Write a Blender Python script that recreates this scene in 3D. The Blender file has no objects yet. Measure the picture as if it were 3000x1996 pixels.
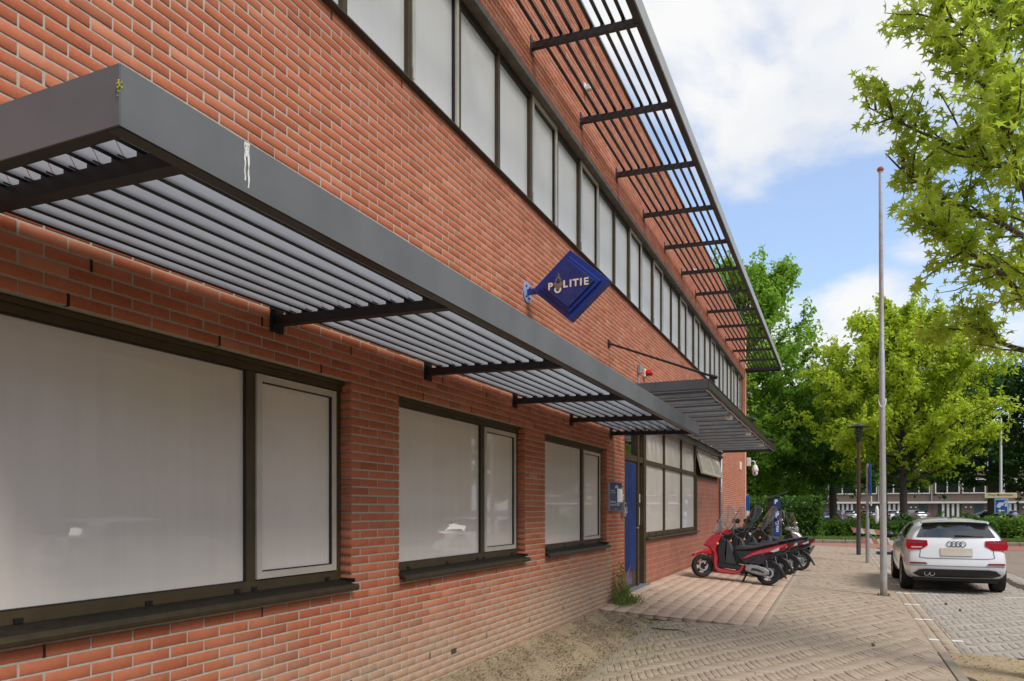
import bpy, bmesh, math, random
import numpy as np
from mathutils import Vector, Matrix
random.seed(7); rng = np.random.default_rng(7)
R = math.radians; PI = math.pi
sc = bpy.context.scene
col = sc.collection

# ------------------------------------------------------------------ camera, sky, sun, exposure
CAMX, CAMH, YAW = 3.169, 1.50, 23.81
cam_d = bpy.data.cameras.new('camera'); cam = bpy.data.objects.new('camera', cam_d); col.objects.link(cam)
cam.location = (CAMX, 0, CAMH); cam.rotation_euler = (R(90), 0, R(YAW))
cam_d.sensor_width = 36; cam_d.lens = 25.94; cam_d.shift_y = 0.165
cam_d.clip_start = 0.05; cam_d.clip_end = 3000
sc.camera = cam
sc.view_settings.view_transform = 'Standard'; sc.view_settings.look = 'None'
sc.view_settings.gamma = 1; sc.view_settings.use_curve_mapping = False
sc.view_settings.exposure = 0.40
sc.cycles.use_denoising = True
sc.cycles.max_bounces = 8; sc.cycles.transparent_max_bounces = 16
SUN_EL, SUN_AZ = 49, 112     # degrees; azimuth clockwise from +Y: light comes from +X, a little behind the camera

w = bpy.data.worlds.new('World'); sc.world = w; w.use_nodes = True
nt = w.node_tree; nt.nodes.clear()
def wn(t, **k):
    n = nt.nodes.new(t)
    for a, b in k.items(): setattr(n, a, b)
    return n
out = wn('ShaderNodeOutputWorld'); bg = wn('ShaderNodeBackground'); bg.inputs[1].default_value = 0.12
sky = wn('ShaderNodeTexSky'); sky.sky_type = 'NISHITA'; sky.sun_disc = False
sky.sun_elevation = R(SUN_EL); sky.sun_rotation = R(SUN_AZ); sky.air_density = 1.0; sky.dust_density = 0.6; sky.ozone_density = 1.5
tc = wn('ShaderNodeTexCoord'); sep = wn('ShaderNodeSeparateXYZ')
nt.links.new(tc.outputs['Generated'], sep.inputs[0])
mx = wn('ShaderNodeMath', operation='MAXIMUM'); nt.links.new(sep.outputs[2], mx.inputs[0]); mx.inputs[1].default_value = 0.0
ad = wn('ShaderNodeMath', operation='ADD'); nt.links.new(mx.outputs[0], ad.inputs[0]); ad.inputs[1].default_value = 0.22
dv = []
for i in (0, 1):
    d = wn('ShaderNodeMath', operation='DIVIDE'); nt.links.new(sep.outputs[i], d.inputs[0]); nt.links.new(ad.outputs[0], d.inputs[1]); dv.append(d)
cmb = wn('ShaderNodeCombineXYZ'); nt.links.new(dv[0].outputs[0], cmb.inputs[0]); nt.links.new(dv[1].outputs[0], cmb.inputs[1])
mp = wn('ShaderNodeMapping'); mp.inputs['Location'].default_value = (3.1, 5.2, 3.4); mp.inputs['Scale'].default_value = (1.25, 0.95, 1.0)
nt.links.new(cmb.outputs[0], mp.inputs[0])
n1 = wn('ShaderNodeTexNoise'); n1.inputs['Scale'].default_value = 1.3; n1.inputs['Detail'].default_value = 9; n1.inputs['Roughness'].default_value = 0.52; n1.inputs['Distortion'].default_value = 0.25
nt.links.new(mp.outputs[0], n1.inputs['Vector'])
rp = wn('ShaderNodeValToRGB'); rp.color_ramp.elements[0].position = 0.43; rp.color_ramp.elements[1].position = 0.56
rp.color_ramp.interpolation = 'EASE'
nt.links.new(n1.outputs['Fac'], rp.inputs[0])
n2 = wn('ShaderNodeTexNoise'); n2.inputs['Scale'].default_value = 2.6; n2.inputs['Detail'].default_value = 6
mp2 = wn('ShaderNodeMapping'); mp2.inputs['Location'].default_value = (4.1, 0.3, 1.0); nt.links.new(cmb.outputs[0], mp2.inputs[0]); nt.links.new(mp2.outputs[0], n2.inputs['Vector'])
rp2 = wn('ShaderNodeValToRGB'); rp2.color_ramp.elements[0].color = (4.95, 5.2, 5.6, 1); rp2.color_ramp.elements[1].color = (6.1, 6.1, 6.1, 1)
rp2.color_ramp.elements[0].position = 0.34; rp2.color_ramp.elements[1].position = 0.60
nt.links.new(n2.outputs['Fac'], rp2.inputs[0])
sk2 = wn('ShaderNodeMix', data_type='RGBA', blend_type='MULTIPLY'); sk2.inputs[0].default_value = 1.0
nt.links.new(sky.outputs[0], sk2.inputs[6]); sk2.inputs[7].default_value = (1.15, 1.4, 1.6, 1)
mixc = wn('ShaderNodeMix', data_type='RGBA')
nt.links.new(rp.outputs[0], mixc.inputs[0]); veil = wn('ShaderNodeMix', data_type='RGBA'); veil.inputs[0].default_value = 0.30; nt.links.new(sk2.outputs[2], veil.inputs[6]); veil.inputs[7].default_value = (5.2, 5.4, 5.7, 1); nt.links.new(veil.outputs[2], mixc.inputs[6]); nt.links.new(rp2.outputs[0], mixc.inputs[7])
nt.links.new(mixc.outputs[2], bg.inputs[0]); nt.links.new(bg.outputs[0], out.inputs[0])

sd = bpy.data.lights.new('sun', 'SUN'); sun = bpy.data.objects.new('sun', sd); col.objects.link(sun)
sd.energy = 2.3; sd.angle = R(22); sd.color = (1.0, 0.95, 0.88)
az = R(SUN_AZ)
sdir = Vector((math.sin(az)*math.cos(R(SUN_EL)), math.cos(az)*math.cos(R(SUN_EL)), math.sin(R(SUN_EL))))
sun.rotation_euler = sdir.to_track_quat('Z', 'Y').to_euler(); sun.location = (12, 0, 20)

# ------------------------------------------------------------------ helpers
CY, SY_ = math.cos(R(YAW)), math.sin(R(YAW)); FPX = 2162.0
def uv(x, y, z):                                   # a world point's place in the 3000 px wide photograph (used only to rank pieces by size)
    dx, dy = x-CAMX, y
    rr = dx*CY + dy*SY_; f = -dx*SY_ + dy*CY
    return 1500+FPX*rr/f, 1493-FPX*(z-CAMH)/f, f

def link(o, parent=None):
    col.objects.link(o)
    if parent is not None: o.parent = parent
    return o
def tag(o, label=None, cat=None, group=None, kind=None):
    if label: o['label'] = label
    if cat: o['category'] = cat
    if group: o['group'] = group
    if kind: o['kind'] = kind
    return o
def thing(name, label, cat, loc=(0, 0, 0), rz=0, group=None):
    o = bpy.data.objects.new(name, None); o.empty_display_size = 0.1; o.location = loc; o.rotation_euler = (0, 0, rz)
    col.objects.link(o); return tag(o, label, cat, group)

class MB:
    def __init__(s): s.v = []; s.f = []
    def add(s, vs, fs):
        b = len(s.v); s.v += [tuple(p) for p in vs]; s.f += [tuple(i+b for i in f) for f in fs]; return s
    def box(s, x0, x1, y0, y1, z0, z1):
        return s.add([(x0,y0,z0),(x1,y0,z0),(x1,y1,z0),(x0,y1,z0),(x0,y0,z1),(x1,y0,z1),(x1,y1,z1),(x0,y1,z1)],
                     [(0,3,2,1),(4,5,6,7),(0,1,5,4),(1,2,6,5),(2,3,7,6),(3,0,4,7)])
    def cbox(s, x0, x1, y0, y1, z0, z1, c=0.004):     # chamfered box
        X = sorted((x0, x1)); Y = sorted((y0, y1)); Z = sorted((z0, z1)); c = min(c, (X[1]-X[0])*.4, (Y[1]-Y[0])*.4, (Z[1]-Z[0])*.4)
        vs = []; idx = {}
        for i in (0, 1):
            for j in (0, 1):
                for k in (0, 1):
                    p = (X[i], Y[j], Z[k]); sg = (1-2*i, 1-2*j, 1-2*k)
                    for a in range(3):
                        q = [p[m]+(sg[m]*c if m != a else 0) for m in range(3)]
                        idx[(i, j, k, a)] = len(vs); vs.append(q)
        fs = []
        I = lambda i, j, k, a: idx[(i, j, k, a)]
        fs += [(I(0,0,0,0),I(0,0,1,0),I(0,1,1,0),I(0,1,0,0)),(I(1,0,0,0),I(1,1,0,0),I(1,1,1,0),I(1,0,1,0)),
               (I(0,0,0,1),I(1,0,0,1),I(1,0,1,1),I(0,0,1,1)),(I(0,1,0,1),I(0,1,1,1),I(1,1,1,1),I(1,1,0,1)),
               (I(0,0,0,2),I(0,1,0,2),I(1,1,0,2),I(1,0,0,2)),(I(0,0,1,2),I(1,0,1,2),I(1,1,1,2),I(0,1,1,2))]
        for j in (0, 1):
            for k in (0, 1):
                fs += [(I(0,j,k,1),I(1,j,k,1),I(1,j,k,2),I(0,j,k,2))]
        for i in (0, 1):
            for k in (0, 1): fs += [(I(i,0,k,0),I(i,1,k,0),I(i,1,k,2),I(i,0,k,2))]
            for j in (0, 1): fs += [(I(i,j,0,0),I(i,j,1,0),I(i,j,1,1),I(i,j,0,1))]
        for i in (0, 1):
            for j in (0, 1):
                for k in (0, 1): fs += [(I(i,j,k,0),I(i,j,k,1),I(i,j,k,2))]
        return s.add(vs, fs)
    def tube(s, pts, r, n=8, cap=True):
        pts = [Vector(p) for p in pts]; m = len(pts); rs = r if isinstance(r, (list, tuple)) else [r]*m
        vs = []; u = None
        for i, p in enumerate(pts):
            d = (pts[min(i+1, m-1)]-pts[max(i-1, 0)]).normalized()
            if u is None: u = d.orthogonal().normalized()
            u = (u - d*u.dot(d)); u = u.normalized() if u.length > 1e-6 else d.orthogonal().normalized()
            v = d.cross(u)
            for k in range(n):
                a = 2*PI*k/n; vs.append(p+(u*math.cos(a)+v*math.sin(a))*rs[i])
        fs = [(i*n+k, i*n+(k+1) % n, (i+1)*n+(k+1) % n, (i+1)*n+k) for i in range(m-1) for k in range(n)]
        if cap: fs += [tuple(range(n))[::-1], tuple((m-1)*n+k for k in range(n))]
        return s.add(vs, fs)
    def lathe(s, prof, c=(0, 0, 0), ax='z', n=20, cap=True):      # prof: (radius, height)
        vs = []
        for (r, h) in prof:
            for k in range(n):
                a = 2*PI*k/n; p = (r*math.cos(a), r*math.sin(a), h)
                if ax == 'y': p = (p[0], p[2], p[1])
                if ax == 'x': p = (p[2], p[0], p[1])
                vs.append((p[0]+c[0], p[1]+c[1], p[2]+c[2]))
        m = len(prof)
        fs = [(i*n+k, i*n+(k+1) % n, (i+1)*n+(k+1) % n, (i+1)*n+k) for i in range(m-1) for k in range(n)]
        if cap: fs += [tuple(range(n))[::-1], tuple((m-1)*n+k for k in range(n))]
        return s.add(vs, fs)
    def prism(s, poly, h0, h1, ax='y', ch=0.0):         # poly (a,b); ax y: a->x b->z ; ax x: a->y b->z ; ax z: a->x b->y
        n = len(poly); P = [Vector(p) for p in poly]
        ar = sum(P[i].x*P[(i+1) % n].y-P[(i+1) % n].x*P[i].y for i in range(n))
        def inset(c):
            o = []
            for i in range(n):
                a, b, d = P[i-1], P[i], P[(i+1) % n]
                e1 = (b-a).normalized(); e2 = (d-b).normalized(); sg = 1 if ar > 0 else -1
                nn = Vector((-e1.y-e2.y, e1.x+e2.x))*sg
                if nn.length < 1e-5: nn = Vector((-e1.y, e1.x))*sg
                nn.normalize(); o.append(b+nn*c)
            return o
        rings = [(P, h0), (P, h1)] if ch <= 0 else [(inset(ch), h0), (P, h0+ch*(1 if h1 > h0 else -1)), (P, h1-ch*(1 if h1 > h0 else -1)), (inset(ch), h1)]
        vs = []
        for (Q, h) in rings:
            for q in Q: vs.append({'y': (q.x, h, q.y), 'x': (h, q.x, q.y), 'z': (q.x, q.y, h)}[ax])
        m = len(rings)
        fs = [(i*n+k, i*n+(k+1) % n, (i+1)*n+(k+1) % n, (i+1)*n+k) for i in range(m-1) for k in range(n)]
        fs += [tuple(range(n))[::-1], tuple((m-1)*n+k for k in range(n))]
        return s.add(vs, fs)
    def ball(s, c, r, n=12, m=8):
        rx, ry, rz = r if isinstance(r, (tuple, list)) else (r, r, r)
        vs = []
        for i in range(m+1):
            t = PI*i/m
            for k in range(n):
                a = 2*PI*k/n; vs.append((c[0]+rx*math.sin(t)*math.cos(a), c[1]+ry*math.sin(t)*math.sin(a), c[2]+rz*math.cos(t)))
        return s.add(vs, [(i*n+k, (i+1)*n+k, (i+1)*n+(k+1) % n, i*n+(k+1) % n) for i in range(m) for k in range(n)])
    def xf(s, M):
        s.v = [tuple(M @ Vector(p)) for p in s.v]; return s
    def mesh(s, name, mat=None, smooth=False, fix=True):
        me = bpy.data.meshes.new(name); me.from_pydata(s.v, [], s.f)
        if fix:
            bm = bmesh.new(); bm.from_mesh(me); bmesh.ops.recalc_face_normals(bm, faces=bm.faces); bm.to_mesh(me); bm.free()
        if mat: me.materials.append(mat)
        if smooth is True:
            me.shade_smooth()
        elif smooth:
            me.shade_smooth(); me.set_sharp_from_angle(angle=R(smooth))
        me.update(); return me
    def build(s, name, mat, parent=None, smooth=False, fix=True):
        return link(bpy.data.objects.new(name, s.mesh(name, mat, smooth, fix)), parent)

def obj(name, me, parent=None, loc=None, rot=None):
    o = bpy.data.objects.new(name, me); link(o, parent)
    if loc: o.location = loc
    if rot: o.rotation_euler = rot
    return o
def copy_tree(o, parent=None):
    c = o.copy(); col.objects.link(c); c.parent = parent
    for ch in list(o.children): copy_tree(ch, c)
    return c
def text(s, size, mat, parent, M, name='lettering', ext=0.002, bold=0.0, align='CENTER', space=1.0):
    cu = bpy.data.curves.new('t', 'FONT'); cu.body = s; cu.size = size; cu.extrude = ext; cu.offset = bold; cu.space_character = space
    cu.align_x = align; cu.align_y = 'CENTER'; cu.resolution_u = 3
    t = bpy.data.objects.new('t', cu); col.objects.link(t)
    dg = bpy.context.evaluated_depsgraph_get(); me = bpy.data.meshes.new_from_object(t.evaluated_get(dg))
    bpy.data.objects.remove(t); me.materials.clear(); me.materials.append(mat); me.transform(M)
    return obj(name, me, parent)
def M_wall(x, y, z): return Matrix(((0, 0, 1, x), (1, 0, 0, y), (0, 1, 0, z), (0, 0, 0, 1)))      # faces +X
def M_south(x, y, z): return Matrix(((1, 0, 0, x), (0, 0, -1, y), (0, 1, 0, z), (0, 0, 0, 1)))    # faces -Y

# many chamfered blocks at once: rect arrays a0,a1,b0,b1, front at h, depth d, chamfer c
_FT = np.array([(0,1,5,4),(1,2,6,5),(2,3,7,6),(3,0,4,7),(4,5,9,8),(5,6,10,9),(6,7,11,10),(7,4,8,11),(8,9,10,11)])
def blocks(a0, a1, b0, b1, h, d, c):
    n = len(a0); V = np.zeros((n, 12, 3))
    for r, (ins, hh) in enumerate(((0, -d), (0, -c), (c, 0))):
        A = [a0+ins, a1-ins, a1-ins, a0+ins]; B = [b0+ins, b0+ins, b1-ins, b1-ins]
        for k in range(4):
            V[:, r*4+k, 0] = A[k]; V[:, r*4+k, 1] = B[k]; V[:, r*4+k, 2] = h+hh
    F = (_FT[None]+np.arange(n)[:, None, None]*12).reshape(-1, 4)
    return V.reshape(-1, 3), F
def np_mesh(name, V, F, mat, smooth=False):
    me = bpy.data.meshes.new(name); nv, nf, k = len(V), len(F), F.shape[1]
    me.vertices.add(nv); me.vertices.foreach_set('co', np.ascontiguousarray(V, dtype=np.float32).ravel())
    me.loops.add(nf*k); me.loops.foreach_set('vertex_index', np.ascontiguousarray(F, dtype=np.int32).ravel())
    me.polygons.add(nf); me.polygons.foreach_set('loop_start', np.arange(0, nf*k, k, dtype=np.int32))
    me.update(calc_edges=True); me.validate()
    if mat: me.materials.append(mat)
    if smooth: me.shade_smooth()
    return me

# ------------------------------------------------------------------ materials
class NT:
    def __init__(s, name):
        s.m = bpy.data.materials.new(name); s.m.use_nodes = True; s.t = s.m.node_tree; s.t.nodes.clear()
        s.out = s.n('ShaderNodeOutputMaterial')
    def n(s, t, ins=None, **k):
        nd = s.t.nodes.new(t)
        for a, b in k.items(): setattr(nd, a, b)
        for a, b in (ins or {}).items(): s.set(nd.inputs[a], b)
        return nd
    def set(s, sock, v):
        if isinstance(v, bpy.types.NodeSocket): s.t.links.new(v, sock)
        elif isinstance(v, (tuple, list)) and len(v) == 3 and sock.type == 'RGBA': sock.default_value = (*v, 1)
        else: sock.default_value = v
    def pos(s): return s.n('ShaderNodeNewGeometry').outputs['Position']
    def noise(s, scale, detail=4, rough=.55, vec=None, dist=0):
        return s.n('ShaderNodeTexNoise', {'Scale': scale, 'Detail': detail, 'Roughness': rough, 'Distortion': dist, 'Vector': vec or s.pos()}).outputs['Fac']
    def ramp(s, f, p0, p1, c0=(0,0,0), c1=(1,1,1)):
        r = s.n('ShaderNodeValToRGB', {0: f}); e = r.color_ramp.elements
        e[0].position = p0; e[1].position = p1; e[0].color = (*c0, 1); e[1].color = (*c1, 1); return r.outputs[0]
    def mix(s, f, a, b, mode='MIX'):
        m = s.n('ShaderNodeMix', data_type='RGBA', blend_type=mode); s.set(m.inputs[0], f); s.set(m.inputs[6], a); s.set(m.inputs[7], b); return m.outputs[2]
    def math(s, op, a, b=0.0, clamp=False):
        m = s.n('ShaderNodeMath', operation=op, use_clamp=clamp); s.set(m.inputs[0], a); s.set(m.inputs[1], b); return m.outputs[0]
    def rnd(s):
        a = s.n('ShaderNodeNewGeometry').outputs['Random Per Island']; b = s.n('ShaderNodeObjectInfo').outputs['Random']
        return s.math('FRACT', s.math('ADD', a, b))
    def val(s, c, v):
        h = s.n('ShaderNodeHueSaturation'); s.set(h.inputs['Color'], c); s.set(h.inputs['Value'], v); return h.outputs[0]
    def bump(s, f, st, dist=0.01):
        return s.n('ShaderNodeBump', {'Height': f, 'Strength': st, 'Distance': dist}).outputs[0]
    def pbr(s, **k):
        p = s.n('ShaderNodeBsdfPrincipled')
        for a, b in k.items(): s.set(p.inputs[a.replace('_', ' ')], b)
        s.t.links.new(p.outputs[0], s.out.inputs[0]); return s.m

def pm(name, c1, c2=None, scale=6, rough=.6, metal=0, bump=0, bscale=60, var=0, spec=.5, coat=0, coatr=.05, rv=0.0):
    t = NT(name); c = tuple(c1)
    if c2: c = t.mix(t.ramp(t.noise(scale), .36, .64), c1, c2)
    if var:
        c = t.val(c if c2 else t.n('ShaderNodeRGB').outputs[0] if False else c, t.math('ADD', t.math('MULTIPLY', t.rnd(), 2*var), 1-var))
    k = dict(Base_Color=c, Roughness=rough, Metallic=metal)
    k['Specular IOR Level'] = spec; k['Coat Weight'] = coat; k['Coat Roughness'] = coatr
    if rv: k['Roughness'] = t.math('ADD', t.math('MULTIPLY', t.noise(scale*2.3), rv), rough-rv/2)
    if bump: k['Normal'] = t.bump(t.noise(bscale, 5), bump, .004)
    return t.pbr(**k)

M = {}
# brick with the pale lime and dirt film that creeps up the foot of the wall
def brick_mat(name, ca, cb, cc):
    t = NT(name); r = t.rnd()
    c = t.mix(t.ramp(r, .0, 1.0), ca, cb); c = t.mix(t.ramp(t.math('FRACT', t.math('MULTIPLY', r, 7.3)), .86, .98), c, cc)
    c = t.mix(t.math('MULTIPLY', t.ramp(t.noise(38, 5), .52, .75), .35), c, tuple(x*1.35 for x in ca))
    c = t.mix(t.math('MULTIPLY', t.ramp(t.math('FRACT', t.math('MULTIPLY', r, 3.7)), .90, .96), .45), c, (.26, .075, .04)); c = t.mix(t.math('MULTIPLY', t.ramp(t.noise(9, 6, .75), .5, .72), .30), c, tuple(x*.60 for x in cb)); c = t.mix(t.math('MULTIPLY', t.ramp(t.noise(1.3, 4), .35, .7), .32), c, tuple(x*.62 for x in cb))
    p = t.pos(); sp = t.n('ShaderNodeSeparateXYZ', {0: p})
    h = t.math('SUBTRACT', t.math('ADD', sp.outputs[2], t.math('MULTIPLY', t.noise(1.6, 6, .6), .85)), t.math('MULTIPLY', t.math('MINIMUM', sp.outputs[1], 9.0), .045))
    f = t.ramp(h, .42, 1.02, (1,1,1), (0,0,0))
    side = t.ramp(sp.outputs[1], .0, 1.0)           # only the front wall, up to the paved entrance
    keep = t.math('LESS_THAN', sp.outputs[1], 11.0)
    st = t.mix(t.noise(20, 5), (.30, .225, .15), (.47, .375, .26))
    f2 = t.math('MULTIPLY', t.math('MULTIPLY', f, keep), t.math('ADD', t.math('MULTIPLY', t.ramp(t.noise(30, 5, .7), .3, .65), .50), .42))
    c = t.mix(f2, c, st)
    k = dict(Base_Color=c, Roughness=.82, Normal=t.bump(t.noise(140, 5), .5, .003)); k['Specular IOR Level'] = .25
    return t.pbr(**k)
M['brick'] = brick_mat('brick', (.525, .172, .086), (.425, .124, .057), (.56, .215, .118))
def mortar_mat():
    t = NT('mortar'); c = t.mix(t.ramp(t.noise(30, 5), .3, .7), (.40, .36, .30), (.50, .455, .385))
    k = dict(Base_Color=c, Roughness=.95, Normal=t.bump(t.noise(160, 4), .7, .004)); k['Specular IOR Level'] = .1
    return t.pbr(**k)
M['mortar'] = mortar_mat()
M['bronze'] = pm('bronze_frame', (.082, .058, .029), (.066, .047, .024), 9, .5, .0, .1, 200, spec=.3)
M['bronze_dark'] = pm('bronze_dark', (.028, .023, .016), (.036, .030, .020), 14, .38, .1)
M['alu'] = pm('champagne_sash', (.62, .56, .47), (.55, .50, .42), 8, .4, .15)
M['sill'] = pm('dark_sill', (.017, .013, .009), (.030, .023, .016), 40, .65, 0, .3, 160, spec=.2)
M['sill_nose'] = pm('sill_nose', (.050, .036, .018), (.034, .025, .014), 12, .5, .0, spec=.3)
M['cap'] = pm('black_cap', (.008, .008, .009), None, 5, .5)
def film_mat(name, base, base2, cr=.018, cw=1.0):
    t = NT(name); p = t.pos(); mpn = t.n('ShaderNodeMapping', {'Vector': p}); mpn.inputs['Scale'].default_value = (1, 7, .5)
    f = t.ramp(t.noise(1.6, 5, .6, mpn.outputs[0]), .3, .72)
    f2 = t.ramp(t.noise(260, 2), .2, .8)
    c = t.mix(f, base, base2); c = t.val(c, t.math('ADD', t.math('MULTIPLY', t.n('ShaderNodeObjectInfo').outputs['Random'], .10), .93)); c = t.mix(t.math('MULTIPLY', f2, .12), c, tuple(x*.8 for x in base2))
    k = dict(Base_Color=c, Roughness=.55); k['Coat Weight'] = cw; k['Coat Roughness'] = cr; k['Coat IOR'] = 1.5; k['Specular IOR Level'] = .2
    return t.pbr(**k)
M['film'] = film_mat('white_film_pane', (.80, .725, .645), (.745, .67, .59))
M['film_up'] = film_mat('upper_film_pane', (.74, .73, .69), (.70, .69, .65), .22, .5)
M['steel'] = pm('slate_grey_coated_steel', (.150, .152, .154), (.120, .123, .126), 2.2, .55, .0, .10, 90, spec=.35, rv=.25)
M['steel_lt'] = pm('light_grey_coated_steel', (.33, .33, .31), (.28, .28, .265), 3, .45, .0, .08, 240)
M['slat'] = pm('grey_louvre', (.205, .21, .22), (.175, .18, .19), 2.2, .5, 0, .05, 200)
M['black'] = pm('black_steel', (.011, .011, .012), (.016, .016, .016), 8, .5, .0, .1, 200)
M['brownslat'] = pm('dark_brown_louvre', (.030, .025, .021), (.040, .034, .029), 4, .5)
M['galv'] = pm('galvanised_steel', (.42, .43, .43), (.34, .35, .36), 14, .42, .55)
M['white'] = pm('white_plastic', (.74, .73, .70), (.68, .67, .64), 8, .4)
M['concrete'] = pm('lintel_concrete', (.165, .145, .115), (.115, .10, .08), 7, .85, 0, .4, 90)
M['blue'] = pm('police_blue', (.004, .032, .235), (.003, .025, .19), 5, .42, 0, .03, 60, coat=.25, coatr=.2)
M['blue_face'] = pm('weathered_blue_face', (.006, .024, .15), (.018, .040, .185), 14, .30, 0, .02, 60, coat=.3, coatr=.15)
M['sign_blue'] = pm('traffic_sign_blue', (.005, .085, .42), None, 5, .4)
M['cream'] = pm('cream_letter', (.80, .71, .54), None, 5, .5)
M['flame'] = pm('weathered_gold_emblem', (.17, .115, .085), (.23, .16, .12), 40, .6)
M['paper'] = pm('paper', (.80, .79, .74), None, 5, .8)
M['curtain'] = pm('blue_curtain', (.014, .034, .14), (.020, .046, .18), 8, .8)
M['threshold'] = pm('blue_stone', (.16, .19, .21), (.12, .145, .165), 12, .75)
M['red_lamp'] = pm('red_lamp_lens', (.55, .008, .012), None, 5, .25, coat=.5)
M['rust'] = pm('rusty_red', (.42, .10, .035), (.30, .07, .03), 20, .7)
M['ink'] = pm('ink', (.03, .03, .03), None, 5, .7)
def glass_mat(name, c=(.02, .025, .02), rough=.02):
    t = NT(name); k = dict(Base_Color=c, Roughness=rough); k['Specular IOR Level'] = .9; k['Coat Weight'] = 1.0; k['Coat Roughness'] = .01
    return t.pbr(**k)
M['dglass'] = glass_mat('dark_glass')
def clear_mat(name, tint, fac, rough=.03):
    t = NT(name); g = t.n('ShaderNodeBsdfGlossy', {'Color': (.9, .95, 1.0), 'Roughness': rough}); tr = t.n('ShaderNodeBsdfTransparent', {'Color': tint})
    df = t.n('ShaderNodeBsdfDiffuse', {'Color': (.5, .52, .53)})
    m0 = t.n('ShaderNodeMixShader', {0: .07, 1: tr.outputs[0], 2: df.outputs[0]})
    lw = t.n('ShaderNodeLayerWeight', {'Blend': .5}); fr = t.math('ADD', t.math('MULTIPLY', t.math('POWER', lw.outputs['Facing'], 4.0), .5), .04); m1 = t.n('ShaderNodeMixShader', {0: fr, 1: m0.outputs[0], 2: g.outputs[0]})
    t.t.links.new(m1.outputs[0], t.out.inputs[0]); return t.m
M['clear'] = clear_mat('clear_screen', (.86, .89, .90), .1)
M['smoke'] = clear_mat('smoked_screen', (.50, .55, .57), .1)
M['doorglass'] = clear_mat('door_glass', (.75, .8, .76), .1)
# ------------------------------------------------------------------ ground
def G(x, y=0.0): return float(np.interp(x, (-30, 0, .9, 2.2, 4.2, 40), (.03, .03, -.055, -.055, -.12, -.12)))
PL0, PL1, PX = 10.3, 22.3, 2.2
def Pf(x, y):
    a = float(np.interp(y, (PL0, 12.2, 40), (.06, .15, .15))); return a-(a+.050)*x/PX
def edge_x(y): return float(np.interp(y, (-6, 2, 6.4, 10.3), (1.5, 1.28, 1.05, .84)))

def ground_mat(name, c1, c2, c3, sc1, sc2, bump, rough=.95):
    t = NT(name); c = t.mix(t.ramp(t.noise(sc1, 5), .35, .65), c1, c2); c = t.mix(t.math('MULTIPLY', t.ramp(t.noise(sc2, 6, .7), .48, .66), .8), c, c3)
    k = dict(Base_Color=c, Roughness=rough, Normal=t.bump(t.noise(sc2*1.7, 6, .7), bump, .02)); k['Specular IOR Level'] = .15
    return t.pbr(**k)
M['soil'] = ground_mat('sandy_soil', (.42, .33, .215), (.34, .26, .165), (.17, .125, .075), 2.2, 34, .9)
M['pitsoil'] = ground_mat('pale_sand', (.50, .385, .24), (.43, .325, .20), (.25, .18, .10), 2.0, 26, .8)
M['bed'] = ground_mat('joint_sand', (.070, .054, .038), (.10, .078, .055), (.05, .04, .028), 3.0, 40, .4)
M['earth'] = ground_mat('far_ground', (.17, .15, .12), (.20, .18, .15), (.13, .12, .10), .3, 3, .2)
M['lawn'] = ground_mat('lawn_soil', (.075, .12, .025), (.10, .15, .035), (.05, .085, .02), .8, 9, .6)
def paver_mat(name, ca, cb, moss, mf):
    t = NT(name); r = t.rnd(); c = t.mix(r, ca, cb)
    c = t.mix(t.math('MULTIPLY', t.ramp(t.noise(1.1, 5, .6), .38, .66), .30), c, tuple(x*.72 for x in ca))
    c = t.mix(t.math('MULTIPLY', t.ramp(t.noise(70, 4), .45, .75), .35), c, tuple(x*1.35 for x in cb))
    if moss:
        sp = t.n('ShaderNodeSeparateXYZ', {0: t.pos()})
        near = t.ramp(sp.outputs[0], .9/10, 2.6/10)  # placeholder range scaled below
        d = t.math('DIVIDE', t.math('SUBTRACT', sp.outputs[0], .8), 1.6, True); d = t.math('SUBTRACT', 1.0, d)
        y = t.math('DIVIDE', t.math('SUBTRACT', 11.5, sp.outputs[1]), 4.0, True)
        f = t.math('MULTIPLY', t.math('MULTIPLY', d, y), t.math('MULTIPLY', t.ramp(t.noise(6, 6, .7), .38, .6), mf))
        c = t.mix(f, c, moss)
    k = dict(Base_Color=c, Roughness=.88, Normal=t.bump(t.noise(120, 4), .35, .003)); k['Specular IOR Level'] = .2
    return t.pbr(**k)
M['klinker'] = paver_mat('clay_paver', (.365, .285, .205), (.43, .345, .255), (.19, .18, .10), .75)
M['bss'] = paver_mat('concrete_paver', (.35, .305, .25), (.42, .37, .31), None, 0)
M['tile'] = paver_mat('pink_tile', (.44, .315, .230), (.51, .37, .275), None, 0)
M['kerb'] = pm('concrete_edging', (.30, .25, .185), (.24, .20, .145), 6, .9, 0, .4, 90)
M['paint'] = pm('white_road_paint', (.78, .77, .73), (.66, .65, .60), 22, .7, 0, .2, 120)
M['pinkroad'] = pm('red_cycle_asphalt', (.36, .165, .12), (.31, .145, .105), 2.0, .9, 0, .3, 70)
def road_mat():
    t = NT('brick_road'); p = t.pos()
    b = t.n('ShaderNodeTexBrick', {'Vector': p, 'Color1': (.25, .20, .15), 'Color2': (.31, .25, .19), 'Mortar': (.12, .10, .08), 'Scale': 1.0, 'Mortar Size': .006, 'Brick Width': .21, 'Row Height': .105})
    c = t.mix(t.math('MULTIPLY', t.ramp(t.noise(.7, 5), .4, .65), .5), b.outputs[0], (.24, .15, .11))
    return t.pbr(Base_Color=c, Roughness=.9)
M['road'] = road_mat()

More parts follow.
